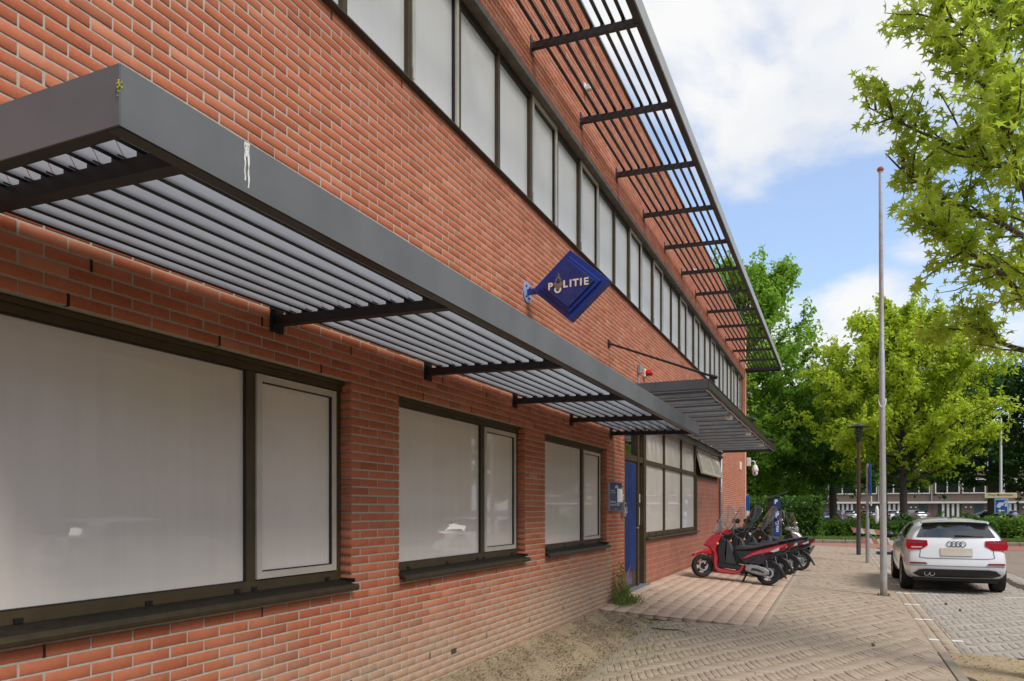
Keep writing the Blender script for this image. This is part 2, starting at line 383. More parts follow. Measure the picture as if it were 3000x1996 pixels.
def sheet(name, xs, ys, zf, mat, kind='structure', parent=None):
    V = [(x, y, zf(x, y)) for y in ys for x in xs]; n = len(xs)
    F = [(j*n+i, j*n+i+1, (j+1)*n+i+1, (j+1)*n+i) for j in range(len(ys)-1) for i in range(n-1)]
    me = bpy.data.meshes.new(name); me.from_pydata(V, [], F); me.materials.append(mat); me.shade_smooth()
    o = obj(name, me, parent)
    if kind: o['kind'] = kind
    return o
sheet('ground', [-1500, 1500], [-1500, 1500], lambda x, y: -.32, M['earth'])
xs_p = list(np.linspace(.7, 4.45, 60))
pave = sheet('pavement', xs_p, list(np.arange(-6, 34.6, .25)), lambda x, y: G(x)-.012-(.2 if (x < 2.15 and y > PL0+.3) or (y <= PL0+.3 and x < edge_x(y)+.03) else 0), M['bed'])
soil = sheet('soil_strip', list(np.linspace(-.02, 1.36, 36)), list(np.arange(-3, PL0+.21, .08)),
      lambda x, y: float(np.interp(x, (0, .15, .9, 1.2), (.035, .02, -.062, -.075)))+.012*math.sin(x*9+y*2.3)*math.sin(y*3.1)+.006*math.sin(y*17+x*23)-max(0, x-edge_x(y)+.03)*.6, M['soil'])
parking = sheet('parking_bay', [4.45, 5.2, 6.5, 7.2], list(np.arange(-6, 34.6, .8)), lambda x, y: -.132, M['bed'])
road = sheet('road', [7.2, 9, 14], list(np.arange(-30, 38.8, 2.0)), lambda x, y: -.125, M['road'])
sheet('cycle_path', [-40, 60], [34.4, 38.7], lambda x, y: -.116, M['pinkroad'])
sheet('lawn', list(np.linspace(-45, 70, 60)), [39.25, 41, 44, 48, 55, 62], lambda x, y: .0 if y < 40 else .03, M['lawn'])
sheet('car_park', [-60, 90], [62, 99], lambda x, y: .01, M['earth'])

def rank300(cen, area, n=300, occ=None):
    sco = []
    for i, (x, y, z) in enumerate(cen):
        u, v, f = uv(x, y, z)
        ok = 0 < u < 3000 and 0 < v < 1996 and f > .5 and not (occ and occ(x, y, z))
        sco.append(area[i]/(f*f) if ok else -1)
    idx = np.argsort(-np.array(sco)); return [i for i in idx[:n] if sco[i] > 0]

def lay(name, rects, zf, mat, parent, joint, depth=.05, ch=.004, jit=.0022, stuff='remaining_pavers'):
    """rects: (x0,x1,y0,y1) incl. joint; the 300 largest in view become single parts, the rest one mass"""
    rects = np.array(rects); cen = [((a+b)/2, (c+d)/2, zf((a+b)/2, (c+d)/2)) for a, b, c, d in rects]
    area = [(b-a)*(d-c)*max(.05, (CAMH-z)/max(1, math.hypot(x-CAMX, y))) for (a, b, c, d), (x, y, z) in zip(rects, cen)]
    top = set(rank300(cen, area)); cache = {}
    dz = rng.normal(0, jit, len(rects)); g = joint/2
    for i in top:
        a, b, c, d = rects[i]; x, y, z = cen[i]; key = (round(b-a, 3), round(d-c, 3))
        if key not in cache:
            L, W = key; V, F = blocks(*[np.array([q]) for q in (-L/2+g, L/2-g, -W/2+g, W/2-g)], np.array([0.]), depth, ch)
            cache[key] = np_mesh(name, V, F, mat)
        e = .1; sx = (zf(x+e, y)-zf(x-e, y))/(2*e); sy = (zf(x, y+e)-zf(x, y-e))/(2*e)
        obj(name, cache[key], parent, (x, y, z+dz[i]), (math.atan(sy)+random.gauss(0, .006), -math.atan(sx)+random.gauss(0, .006), random.gauss(0, .004)))
    rest = [i for i in range(len(rects)) if i not in top]
    if rest:
        Q = rects[rest]; V, F = blocks(Q[:, 0]+g, Q[:, 1]-g, Q[:, 2]+g, Q[:, 3]-g, np.repeat(dz[rest], 1), depth, ch)
        tx = np.repeat(rng.normal(0, .01, len(rest)), 12); cx = np.repeat((Q[:, 0]+Q[:, 1])/2, 12)
        V[:, 2] += np.array([zf(x, y) for x, y in V[:, :2]]) + tx*(V[:, 0]-cx)
        o = obj(stuff, np_mesh(stuff, V, F, mat), parent); o['kind'] = 'stuff'

def herring(x0, x1, y0, y1, W, n, ok, clip):
    out = []; P = 2*n
    nx, ny = int((x1-x0)/W)+2, int((y1-y0)/W)+2
    for j in range(-1, ny):
        for m in range(-(ny//P)-2, nx//P+2):
            i = j+P*m
            if -n < i < nx: out.append((x0+i*W, x0+(i+n)*W, y0+j*W, y0+(j+1)*W))
    for i in range(-1, nx):
        for m in range(-(nx//P)-2, ny//P+3):
            j = i-P+1+P*m
            if -n < j < ny: out.append((x0+i*W, x0+(i+1)*W, y0+j*W, y0+(j+n)*W))
    res = []
    for r in out:
        c = clip(*r)
        if c and c[1]-c[0] > .02 and c[3]-c[2] > .02: res.append(c)
    return res
def clip_poly(P, a, b, c):                            # keep a*x+b*y >= c
    out = []
    for i in range(len(P)):
        p, q = P[i], P[(i+1) % len(P)]; dp, dq = a*p[0]+b*p[1]-c, a*q[0]+b*q[1]-c
        if dp >= 0: out.append(p)
        if dp*dq < 0: t_ = dp/(dp-dq); out.append((p[0]+(q[0]-p[0])*t_, p[1]+(q[1]-p[1])*t_))
    return out
TH = R(19); cT, sT = math.cos(TH), math.sin(TH)
def lay_rotated(W, n, g, mat, parent):
    """herringbone turned to the building line; whole pavers ranked by size, cut ones join the mass"""
    rr = herring(-2, 16, -6, 36, W, n, None, lambda *r: r); whole = []; cut = MB()
    ex0, ex1 = edge_x(3.0)+.07, edge_x(PL0)+.07; nA = ((PL0-3.0), -(ex1-ex0))
    regA = [(nA[0], nA[1], nA[0]*ex0+nA[1]*3.0), (-1, 0, -4.2), (0, -1, -PL0), (0, 1, 3.4)]; regB = [(1, 0, PX+.1), (-1, 0, -4.2), (0, -1, -34.3), (0, 1, PL0)]
    for a, b, c, d in rr:
        P = [(x*cT-y*sT, x*sT+y*cT) for x, y in ((a+g, c+g), (b-g, c+g), (b-g, d-g), (a+g, d-g))]
        X = [p[0] for p in P]; Y = [p[1] for p in P]
        if max(X) < .7 or min(X) > 4.2 or max(Y) < 3.4 or min(Y) > 34.3: continue
        inA = all(u*p[0]+v*p[1] >= w_ for p in P for u, v, w_ in regA); inB = min(X) > PX+.1 and max(X) < 4.2 and max(Y) < 34.3 and min(Y) > 3.4
        if inA or inB: whole.append((a, b, c, d)); continue
        for reg in (regA, regB):
            Q_ = P
            for h in reg:
                if Q_: Q_ = clip_poly(Q_, *h)
            if len(Q_) >= 3:
                m_ = len(Q_); vs = [(x, y, G(x)-.05) for x, y in Q_]+[(x, y, G(x)) for x, y in Q_]
                cut.add(vs, [tuple(range(m_, 2*m_))]+[(i, (i+1) % m_, m_+(i+1) % m_, m_+i) for i in range(m_)])
    W_ = np.array(whole); cx, cy = (W_[:, 0]+W_[:, 1])/2, (W_[:, 2]+W_[:, 3])/2; wx, wy_ = cx*cT-cy*sT, cx*sT+cy*cT
    cen = [(x, y, G(x)) for x, y in zip(wx, wy_)]; area = [(r[1]-r[0])*(r[3]-r[2])*(CAMH-z)/math.hypot(x-CAMX, y) for r, (x, y, z) in zip(W_, cen)]
    top = set(rank300(cen, area)); dz = rng.normal(0, .0022, len(W_)); cache = {}
    for i in top:
        r = W_[i]; key = r[1]-r[0] > r[3]-r[2]
        if key not in cache:
            L, H = r[1]-r[0], r[3]-r[2]; V, F = blocks(*[np.array([q]) for q in (-L/2+g, L/2-g, -H/2+g, H/2-g)], np.array([0.]), .05, .0022); cache[key] = np_mesh('paver', V, F, mat)
        x, y, z = cen[i]; sx = (G(x+.1)-G(x-.1))/.2
        obj('paver', cache[key], parent, (x, y, z+dz[i]), (random.gauss(0, .005), -math.atan(sx)+random.gauss(0, .005), TH+random.gauss(0, .006)))
    rest = [i for i in range(len(W_)) if i not in top]; Q = W_[rest]
    V, F = blocks(Q[:, 0]+g, Q[:, 1]-g, Q[:, 2]+g, Q[:, 3]-g, dz[rest], .05, .0022)
    tl = np.repeat(rng.normal(0, .007, len(rest)), 12)*(V[:, 0]-np.repeat((Q[:, 0]+Q[:, 1])/2, 12)); X, Y = V[:, 0]*cT-V[:, 1]*sT, V[:, 0]*sT+V[:, 1]*cT
    V[:, 2] += np.array([G(x) for x in X])+tl; V[:, 0] = X; V[:, 1] = Y
    obj('remaining_pavers', np_mesh('remaining_pavers', V, F, mat), parent)['kind'] = 'stuff'
    cut.build('cut_pavers', mat, parent)['kind'] = 'stuff'
lay_rotated(.070, 4, .0024, M['klinker'], pave)
def clip_park(a, b, c, d): 
    if c < 9.62 and a < 6.4: c = 9.62
    return (max(a, 4.45), min(b, 6.50), max(c, 9.62), min(d, 34.3))
lay('paver', herring(4.4, 6.55, 9.55, 34.4, .092, 3, None, clip_park), lambda x, y: -.12, M['bss'], parking, .006, .06, .003)
# soldier course along the tiles and the two band courses along the kerb line
band = [(PX, PX+.1, y, y+.2) for y in np.arange(PL0, 22.3, .2)]
marks = [10.44+1.86*k for k in range(12)]
for y in np.arange(9.64, 34.2, .2):
    for a in (4.20, 4.325): band.append((a, a+.125, y, y+.2))
lay('band_paver', band, lambda x, y: G(x) if x < 4 else -.12, M['klinker'], pave, .006, stuff='remaining_band_pavers')
# painted blocks in the band
for k, y in enumerate(marks):
    mb = MB()
    for a in (4.205, 4.33): mb.box(a, a+.115, y, y+.1, -.118, -.1125)
    if k == 0: mb.box(4.455, 4.58, y, y+.1, -.118, -.1125)
    mb.build('bay_marking', M['paint'], pave)
    if k == 3: MB().box(4.455, 4.95, y+.03, y+.08, -.118, -.1125).build('bay_marking', M['paint'], parking); MB().box(5.95, 6.35, y+.03, y+.08, -.118, -.1125).build('bay_marking', M['paint'], parking)
# gutter strip beyond the bay, kerb edging around tree pit and soil strip
gut = [(a, a+.105, y, y+.21) for a in (6.52, 6.63, 6.74, 6.85, 6.96, 7.07) for y in np.arange(8, 34, .21)]
lay('gutter_paver', gut, lambda x, y: -.12-.03*math.exp(-((x-6.7)/.12)**2), M['bss'], parking, .006, stuff='remaining_gutter_pavers')
kb = MB()
for y in np.arange(-4, 9.4, 1.0): kb.cbox(4.21, 4.31, y+.003, min(y+1, 9.62)-.003, -.35, -.113, .006)
for y in np.arange(-4, 9.4, 1.0): pass
kerb = kb.build('pit_edging', M['kerb']); kerb['kind'] = 'structure'
ke = MB()
y = -3.0
while y < PL0-.05:
    y2 = min(y+1.0, PL0-.01); a, b = edge_x(y), edge_x(y2)
    ke.prism([(a-.005, y+.004), (a+.062, y+.004), (b+.062, y2-.004), (b-.005, y2-.004)], -.3, -.052, 'z', .005); y = y2
ke.build('soil_edging', M['kerb'])['kind'] = 'structure'
sheet('tree_pit', list(np.linspace(4.31, 7.2, 30)), list(np.linspace(-4, 9.62, 90)), lambda x, y: -.128+.012*math.sin(x*5+y*3)*math.sin(y*2.1)+.004*math.sin(x*31+y*17), M['pitsoil'])
# tile apron in front of the door
apron = sheet('tile_apron', list(np.linspace(0, PX, 12)), list(np.linspace(PL0, PL1, 30)), lambda x, y: Pf(x, y)-.016, M['bed'])
trs = []
for i in range(11):
    y = PL0+.0
    while y < PL1-.05: trs.append((i*.2, i*.2+.2, y, min(y+.3, PL1))); y += .3
lay('apron_tile', trs, Pf, M['tile'], apron, .009, .06, .004, .0035, 'remaining_apron_tiles')
# far kerb of the cycle path, one stone after another
fk = obj('far_kerb', MB().box(-30, 45, 38.75, 39.24, -.3, -.02).mesh('far_kerb', M['bed'])); fk['kind'] = 'structure'
ks = MB().cbox(-.49, .49, -.30, .25, -.25, .03, .02).mesh('kerb_stone', M['kerb'])
for k in range(70): obj('kerb_stone', ks, fk, (-24+k*1.0, 39.0, -.0))

# ------------------------------------------------------------------ police station
bld = thing('police_station', 'red brick police station with white filmed windows and steel canopies along the pavement', 'building', (0, 0, 0))
C, LB = .0625, .2222; Z0 = -.0245
WEND = 29.3; WTOP = Z0+133*C
ops = [(1.79, 4.345, .975, 2.413), (4.973, 7.538, .975, 2.413), (8.154, 10.70, .975, 2.413)]
ENT = (11.72, 22.12, -.2, 3.16)
UP = (2.62, 28.25, Z0+80*C, Z0+103*C)
holes = ops+[ENT, UP]
def inhole(y0, y1, z):
    """parts of [y0,y1] left at height z"""
    segs = [(y0, y1)]
    for a, b, c, d in holes:
        if c-.001 < z < d-.001:
            ns = []
            for s, e in segs:
                if e <= a or s >= b: ns.append((s, e)); continue
                if s < a: ns.append((s, a))
                if e > b: ns.append((b, e))
            segs = ns
    return [s for s in segs if s[1]-s[0] > .025]
br = []
YA = -2.0
for k in range(-2, 133):
    z = Z0+k*C+C/2; off = 4.345 + (0 if (k % 2 == 0) else LB/2)
    i0 = int((YA-off)/LB)-1; y = off+i0*LB
    while y < WEND:
        for s, e in inhole(max(y, YA), min(y+LB, WEND), z):
            br.append((s, e, Z0+k*C, Z0+(k+1)*C))
        y += LB
br = np.array(br)
for h in holes:                                      # bricks run flush into the reveals
    m = (br[:, 2]+.01 > h[2]) & (br[:, 3]-.01 < h[3])
    br[m & (abs(br[:, 1]-h[0]) < 1e-6), 1] += .0056; br[m & (abs(br[:, 0]-h[1]) < 1e-6), 0] -= .0056
J = .0058
def hid(x, y, z):                                    # behind the canopy louvres as seen from the pavement
    if z < 2.68: return False
    t = (2.66-CAMH)/(z-CAMH); X = CAMX*(1-t); return 0 < X < 1.35 and y*t > 1.4 and y*t < 11
cen = [(0, (a+b)/2, (c+d)/2) for a, b, c, d in br]
area = [(b-a)*(d-c)*CAMX/math.hypot(CAMX, y) for (a, b, c, d), (x, y, z) in zip(br, cen)]
top = set(rank300(cen, area, 300, hid))
def open_joint(i):                                   # weep holes: an open perpend
    return False
jx = rng.normal(0, .0008, len(br)); jl = rng.normal(0, .0012, len(br))
cache = {}
for i in top:
    a, b, c, d = br[i]; key = (round((b-a)/.004)*.004, round(d-c, 4))
    if key not in cache:
        L, H = b-a, d-c; V, F = blocks(*[np.array([q]) for q in (-L/2+J, L/2-J, -H/2+J, H/2-J)], np.array([0.]), .1, .0016)
        cache[key] = np_mesh('brick', V[:, [2, 0, 1]], F, M['brick'])
    obj('brick', cache[key], bld, (jx[i], (a+b)/2+jl[i], (c+d)/2), (random.gauss(0, .003), 0, random.gauss(0, .004)))
rest = [i for i in range(len(br)) if i not in top]
Q = br[rest]; V, F = blocks(Q[:, 0]+J+jl[rest], Q[:, 1]-J+jl[rest], Q[:, 2]+J, Q[:, 3]-J, jx[rest], .1, .0016)
o = obj('remaining_bricks', np_mesh('remaining_bricks', V[:, [2, 0, 1]], F, M['brick']), bld); o['kind'] = 'stuff'
# mortar body, set back behind the brick faces; cut round the openings
mbw = MB(); RX = -.0038
ys = sorted({YA, WEND-.004}|{q for h in holes for q in h[:2]}); zs = sorted({-.3, WTOP-.002}|{q for h in holes for q in h[2:] if q > -.1})
for a, b in zip(ys[:-1], ys[1:]):
    for c, d in zip(zs[:-1], zs[1:]):
        ym, zm = (a+b)/2, (c+d)/2
        if any(h[0] < ym < h[1] and h[2] < zm < h[3] for h in holes): continue
        da = .012 if any(abs(a-h[1]) < 1e-6 and h[2] < zm < h[3] for h in holes) else 0
        db = .012 if any(abs(b-h[0]) < 1e-6 and h[2] < zm < h[3] for h in holes) else 0
        dc = .004 if any(abs(c-h[3]) < 1e-6 and h[0] < ym < h[1] for h in holes) else 0
        dd = .004 if any(abs(d-h[2]) < 1e-6 and h[0] < ym < h[1] for h in holes) else 0
        mbw.box(-.30, RX, a+da, b-db, c+dc, d-dd)
mbw.build('mortar_wall', M['mortar'], bld)
sh = MB().box(-14, -.301, YA, WEND-.01, -.3, WTOP-.3); sh.build('rear_volume', M['mortar'], bld)
MB().box(-14.1, .03, YA-.02, WEND+.02, WTOP, WTOP+.05).build('roof_edging', M['steel_lt'], bld)
# end wall facing the cross street (brick pattern, seen edge-on)
# weep joints: dark open perpends
def weep(y, z):
    k = round((z-Z0)/C); off = 4.345+(0 if k % 2 == 0 else LB/2); y = off+round((y-off)/LB)*LB
    MB().box(-.03, .0006, y-.0068, y+.0068, z+.003, z+C-.003).build('weep_hole', M['cap'], bld)
for (y0, y1, z0, z1) in ops:
    for k in range(3):
        weep(y0+.35+k*.9, Z0+39*C); weep(y0+.62+k*1.0, Z0+42*C)
    for k in range(2): weep(y0+.4+k*1.35, Z0+14*C)
for k in range(24): weep(3.0+k*1.05, Z0+78*C)
for k in range(8): weep(2.2+k*1.1, Z0+4*C)
MB().box(-.03, .0015, 5.83, 5.93, .20, .245).build('vent_brick', pm('vent_grille', (.05, .055, .05), None, 5, .6), bld)

FX = -.09
def frame_rect(mb, x0, x1, y0, y1, z0, z1, wy, wz0, wz1):
    mb.box(x0, x1, y0, y0+wy, z0, z1); mb.box(x0, x1, y1-wy, y1, z0, z1)
    mb.box(x0, x1, y0+wy, y1-wy, z0, z0+wz0); mb.box(x0, x1, y0+wy, y1-wy, z1-wz1, z1); return mb
def lower_window(y0, y1):
    f = MB(); frame_rect(f, FX-.06, FX, y0+.002, y1-.002, 1.0, 2.409, .058, .065, .068)
    ym = y0+(y1-y0)*.638; f.box(FX-.06, FX, ym, ym+.075, 1.066, 2.340)
    f.box(FX, FX+.035, y0+.002, y1-.002, 2.385, 2.4095); f.box(FX+.001, FX+.014, y0+.002, y1-.002, 2.345, 2.384)
    win = f.build('window', M['bronze'], bld)
    MB().box(FX-.045, FX-.022, y0+.06, ym, 1.065, 2.341).build('pane', M['film'], win)
    g = MB(); frame_rect(g, FX-.05, FX+.002, y0+.0605, ym-.0005, 1.0655, 2.3405, .004, .004, .004); g.build('gasket', M['cap'], win)
    s0, s1 = ym+.079, y1-.066
    s = MB(); frame_rect(s, FX-.05, FX+.012, s0, s1, 1.072, 2.334, .043, .043, .043); s.build('sash', M['alu'], win)
    MB().box(FX-.045, FX-.015, s0+.04, s1-.04, 1.11, 2.295).build('pane', M['film'], win)
    g = MB(); frame_rect(g, FX-.046, FX+.004, s0+.043, s1-.043, 1.115, 2.291, .007, .007, .007); g.build('gasket', M['cap'], win)
    n = 4
    for q in (.10, .36, .60, .655, .93): MB().box(FX-.01, FX+.009, y0+(y1-y0)*q, y0+(y1-y0)*q+.04, 1.004, 1.028).build('drain_cap', M['cap'], win)
    sl = MB()
    prof = [(FX+.0, 1.003), (FX+.0, .985), (.035, .945), (.05, .935), (.062, .944), (.066, .958), (.060, .970), (.048, .973), (.036, .972), (.03, .976)]
    sl.prism([(p[0], p[1]) for p in prof[:3]]+[(.034, .972)], y0+.003, y1-.003, 'y'); o = sl.build('sill', M['sill'], win)
    MB().prism([(.032, .932), (.05, .928), (.066, .938), (.070, .954), (.062, .968), (.048, .975), (.034, .974)], y0-.004, y1+.004, 'y').build('sill_nose', M['sill_nose'], win, 40)
    MB().box(FX+.001, .036, y1-.010, y1-.0035, .985, 1.012).build('sill_end', M['sill'], win)
for a, b, c, d in ops: lower_window(a, b)
# strip of upper windows
z0u, z1u = UP[2], UP[3]
SILL = MB()
SILL.prism([(-.12, z0u+.01), (.022, z0u-.012), (.040, z0u-.022), (.046, z0u-.04), (.03, z0u-.055), (.008, z0u-.06), (.004, z0u-.02), (-.12, z0u-.004)], UP[0], UP[1], 'y'); SILL.build('window_sill', M['sill_nose'], bld, 40)
MB().box(-.10, .012, UP[0], UP[1], z1u-.075, z1u-.004).build('window_lintel', M['concrete'], bld)
MB().box(-.15, -.095, UP[0], UP[1], z1u-.15, z1u-.004).build('head_profile', M['bronze_dark'], bld)
NW = 29; pw = (UP[1]-UP[0])/NW
sash_at = {1, 3, 5, 7, 9, 11, 13, 15, 17, 19, 21, 23, 25, 27}
for k in range(NW):
    a, b = UP[0]+k*pw, UP[0]+(k+1)*pw
    f = MB(); f.box(-.16, -.085, a-.028 if k else a, a+.028, z0u+.006, z1u-.075); f.box(-.16, -.095, a+.028, b-.028, z0u+.006, z0u+.035)
    if k == NW-1: f.box(-.16, -.085, b-.028, b, z0u+.006, z1u-.075)
    win = f.build('upper_window', M['bronze'], bld)
    MB().box(-.15, -.125, a+.027, b-.027 if k < NW-1 else b-.029, z0u+.034, z1u-.07).build('pane', M['film_up'], win)
    if k in (3, 6, 8, 11, 13, 16, 18, 21, 23, 26, 28):
        s = MB(); frame_rect(s, -.13, -.075, a+.03, b-.031, z0u+.036, z1u-.085, .045, .045, .045); s.build('sash', M['alu'], win)
        g = MB(); frame_rect(g, -.128, -.095, a+.0755, b-.0765, z0u+.0815, z1u-.1305, .009, .009, .009); g.build('gasket', M['cap'], win)
        MB().tube([(-.07, a+.034, z0u+.12), (-.07, a+.034, z0u+.22)], .009, 8).build('hinge', M['alu'], win)
# entrance front: frame, door, lights, panelled windows, vertical tile wall
ex = -.05; e0, e1 = ENT[0], ENT[1]
fr = MB()
fr.box(ex-.08, ex+.03, e0, e0+.11, .10, 3.15)                       # jamb
yd0, yd1, ym1, ys1 = e0+.11, e0+.98, e0+1.10, e0+1.40
fr.box(ex-.08, ex+.02, yd1, ym1, .16, 3.15); fr.box(ex-.08, ex+.03, ys1, ys1+.17, .12, 3.15)
fr.box(ex-.08, ex+.01, yd0, yd1, 2.33, 2.43); fr.box(ex-.08, ex+.01, ym1, ys1, 2.33, 2.43); fr.box(ex-.08, ex+.012, yd0, e1, 3.06, 3.15)
ent = fr.build('entrance_frame', M['bronze'], bld)
MB().box(ex-.3, .06, yd0-.1, ys1+.17, .05, .165).build('threshold', M['threshold'], bld)
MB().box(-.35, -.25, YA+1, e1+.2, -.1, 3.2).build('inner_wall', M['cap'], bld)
door = MB(); frame_rect(door, ex-.06, ex-.012, yd0+.006, yd1-.006, .172, 2.325, .045, .30, .05); door = door.build('door', M['bronze'], bld)
MB().box(ex-.045, ex-.035, yd0+.05, yd1-.05, .47, 2.28).build('pane', M['doorglass'], door)
cv = []; nfold = 60
for i in range(nfold+1):
    y = yd0+.055+(yd1-yd0-.2)*i/nfold; cv.append((ex+.012+.020*math.sin(i*1.25)+.006*math.sin(i*.37), y))
cm = MB(); cm.v = [(x, y, z) for z in (.48, 2.28) for x, y in cv]; nn = len(cv); cm.f = [(i, i+1, nn+i+1, nn+i) for i in range(nn-1)]
cm.build('curtain', M['curtain'], door, True)
MB().box(ex-.06, ex-.01, yd0+.06, yd1-.3, .23, .46).build('kick_plate', M['blue_face'], door)
MB().tube([(ex-.012, yd1-.05, 1.18), (ex+.05, yd1-.05, 1.18), (ex+.055, yd1-.16, 1.18)], .011, 8).build('door_handle', M['galv'], door, True)
MB().box(ex-.05, ex-.03, yd1-.028, yd1-.004, .2, 2.3).build('door_edge', M['galv'], door)
for (a, b, c, d, nm) in ((yd0, yd1, 2.43, 3.06, 'transom_light'), (ym1, ys1, .2, 2.33, 'side_light'), (ym1, ys1, 2.43, 3.06, 'side_transom_light')):
    MB().box(ex-.05, ex-.04, a, b, c, d).build(nm, M['dglass'], bld)
MB().box(ex-.039, ex-.036, ym1+.02, ys1-.03, 1.62, 1.78).build('door_sticker', M['paper'], bld); MB().box(ex-.039, ex-.036, ym1+.03, ys1-.05, 1.22, 1.54).build('door_notice', M['paper'], bld)
text('0', .14, M['ink'], bld, M_wall(ex-.0345, (ym1+ys1)/2, 1.70), 'sticker_symbol', .0005, .004)
wy = [ys1+.17, 14.95, 16.75, 18.45]; wz = [(1.08, 2.33), (2.41, 3.06)]
wf = MB(); wf.box(ex-.08, ex+.012, wy[0], wy[3], 2.33, 2.41); wf.box(ex-.08, ex+.012, wy[0], wy[3], .995, 1.08)
for y in wy[1:]: wf.box(ex-.08, ex+.014, y-.035, y+.035, 1.08, 3.06)
wf.box(ex-.08, ex+.035, wy[3]+.035, wy[3]+.16, .98, 2.36)
wfo = wf.build('entrance_window', M['bronze'], bld)
for i in range(3):
    for (c, d) in wz: MB().box(ex-.05, ex-.025, wy[i]+(.035 if i else 0), wy[i+1]-.035, c, d).build('pane', M['film'], wfo)
    for q in (.15, .5, .85): MB().box(ex, ex+.022, wy[i]+q*(wy[i+1]-wy[i]), wy[i]+q*(wy[i+1]-wy[i])+.04, 1.02, 1.045).build('drain_cap', M['cap'], wfo)
MB().prism([(ex-.06, .995), (.03, .975), (.05, .96), (.045, .945), (.0, .94), (ex-.06, .95)], wy[0]-.05, wy[3]+.17, 'y').build('window_sill', M['sill_nose'], wfo, 40)
# tilting windows next to it
hy0, hy1 = wy[3]+.035, e1-.02
hf = MB(); frame_rect(hf, ex-.08, ex+.012, hy0+.001, hy1, 2.30, 3.06, .06, .07, .01); hwo = hf.build('tilting_window', M['bronze'], bld)
hs = MB(); yy = (hy0+.08, hy1-.08); ym = (yy[0]+yy[1])/2+.3
frame_rect(hs, -.03, .03, yy[0], yy[1], -.66, 0, .07, .07, .06); hs.box(-.03, .03, ym-.035, ym+.035, -.59, -.06)
hs.xf(Matrix.Translation((ex+.012, 0, 3.04)) @ Matrix.Rotation(R(-13), 4, 'Y')); hs.build('sash', M['alu'], hwo)
hp = MB().box(-.01, .01, yy[0]+.06, ym-.03, -.6, -.05); hp.box(-.01, .01, ym+.03, yy[1]-.06, -.6, -.05); hp.xf(Matrix.Translation((ex+.012, 0, 3.04)) @ Matrix.Rotation(R(-13), 4, 'Y')); hp.build('pane', M['film'], hwo)
def tilewall_mat():
    t = NT('vertical_tile_wall'); p = t.pos(); sp = t.n('ShaderNodeSeparateXYZ', {0: p})
    v = t.n('ShaderNodeCombineXYZ', {0: sp.outputs[1], 1: sp.outputs[2]})
    b = t.n('ShaderNodeTexBrick', {'Vector': v.outputs[0], 'Color1': (.345, .115, .068), 'Color2': (.42, .155, .095), 'Mortar': (.20, .085, .055), 'Scale': 1.0, 'Mortar Size': .004, 'Mortar Smooth': .2, 'Bias': 0, 'Brick Width': .065, 'Row Height': .115}, offset=0.0)
    fy = t.math('FRACT', t.math('DIVIDE', sp.outputs[1], .065)); fz = t.math('FRACT', t.math('DIVIDE', sp.outputs[2], .115))
    dy = t.math('ABSOLUTE', t.math('SUBTRACT', fy, .5)); dz = t.math('ABSOLUTE', t.math('SUBTRACT', fz, .5))
    dot = t.math('MULTIPLY', t.math('LESS_THAN', dy, .24), t.math('GREATER_THAN', dz, .44))
    c = t.mix(t.math('MULTIPLY', dot, .8), b.outputs[0], (.62, .50, .38)); c = t.mix(t.math('MULTIPLY', t.ramp(t.noise(2.2, 5), .4, .65), .4), c, (.24, .085, .06))
    return t.pbr(Base_Color=c, Roughness=.6, Normal=t.bump(b.outputs['Fac'], .5, -.004))
M['tilewall'] = tilewall_mat()
tw = MB(); tw.box(-.12, -.02, ys1+.17, e1, -.1, .955); tw.box(-.12, -.02, wy[3]+.195, e1, .955, 2.30); tw.build('tiled_wall', M['tilewall'], bld)
MB().tube([(-.02, 16.6, .58), (.03, 16.6, .58)], .02, 8).build('tap', M['galv'], bld)
dp = MB(); dp.tube([(.05, e1+.08, .1), (.05, e1+.08, 3.2)], .045, 10)
for z in (.8, 2.0, 3.0): dp.box(-.01, .07, e1+.02, e1+.14, z, z+.03)
dp.build('drainpipe', M['galv'], bld, True)
cd = MB(); cd.tube([(.015, 28.75, .1), (.015, 28.75, 8.1)], .014, 6); cd.build('cable_conduit', M['cream'], bld)
cd = MB(); cd.tube([(.01, 12.6, 3.0), (.01, 12.6, 3.85)], .014, 8); cd.build('cable_conduit', M['galv'], bld)
# ------------------------------------------------------------------ lower sunshade canopy
can = thing('sunshade_canopy', 'long slate grey louvred canopy over the ground floor windows', 'canopy', (0, 0, 2.6))
def cpart(mb, name, mat, parent, smooth=False):
    mb.xf(Matrix.Translation((0, 0, -2.6))); return mb.build(name, mat, parent, smooth)
CY0, CY1, CXO = 1.47, 11.05, 1.30; cz0, cz1 = 2.594, 2.771
fa = MB()
for a, b in ((CY0+.003, 4.62), (4.622, 7.82), (7.822, CY1)):
    fa.prism([(CXO-.055, cz0), (CXO, cz0), (CXO, cz1), (CXO-.055, cz1), (CXO-.055, cz1-.006), (CXO-.006, cz1-.006), (CXO-.006, cz0+.006), (CXO-.055, cz0+.006)], a, b, 'y')
fascia = cpart(fa, 'fascia', M['steel'], can)
cpart(MB().box(.03, CXO-.002, CY0-.0, CY0+.006, cz0+.002, cz1), 'end_plate', M['steel'], can)
cpart(MB().box(.03, CXO-.006, CY0+.0062, CY0+.055, cz0+.002, cz0+.007), 'end_plate_flange', M['black'], can)
cpart(MB().box(CXO-.058, CXO-.0065, CY0+.006, CY1, cz0-.003, cz0-.0005), 'fascia_flange', M['bronze_dark'], can)
BRY = [1.75, 3.575, 5.41, 7.25, 9.08, 10.93]
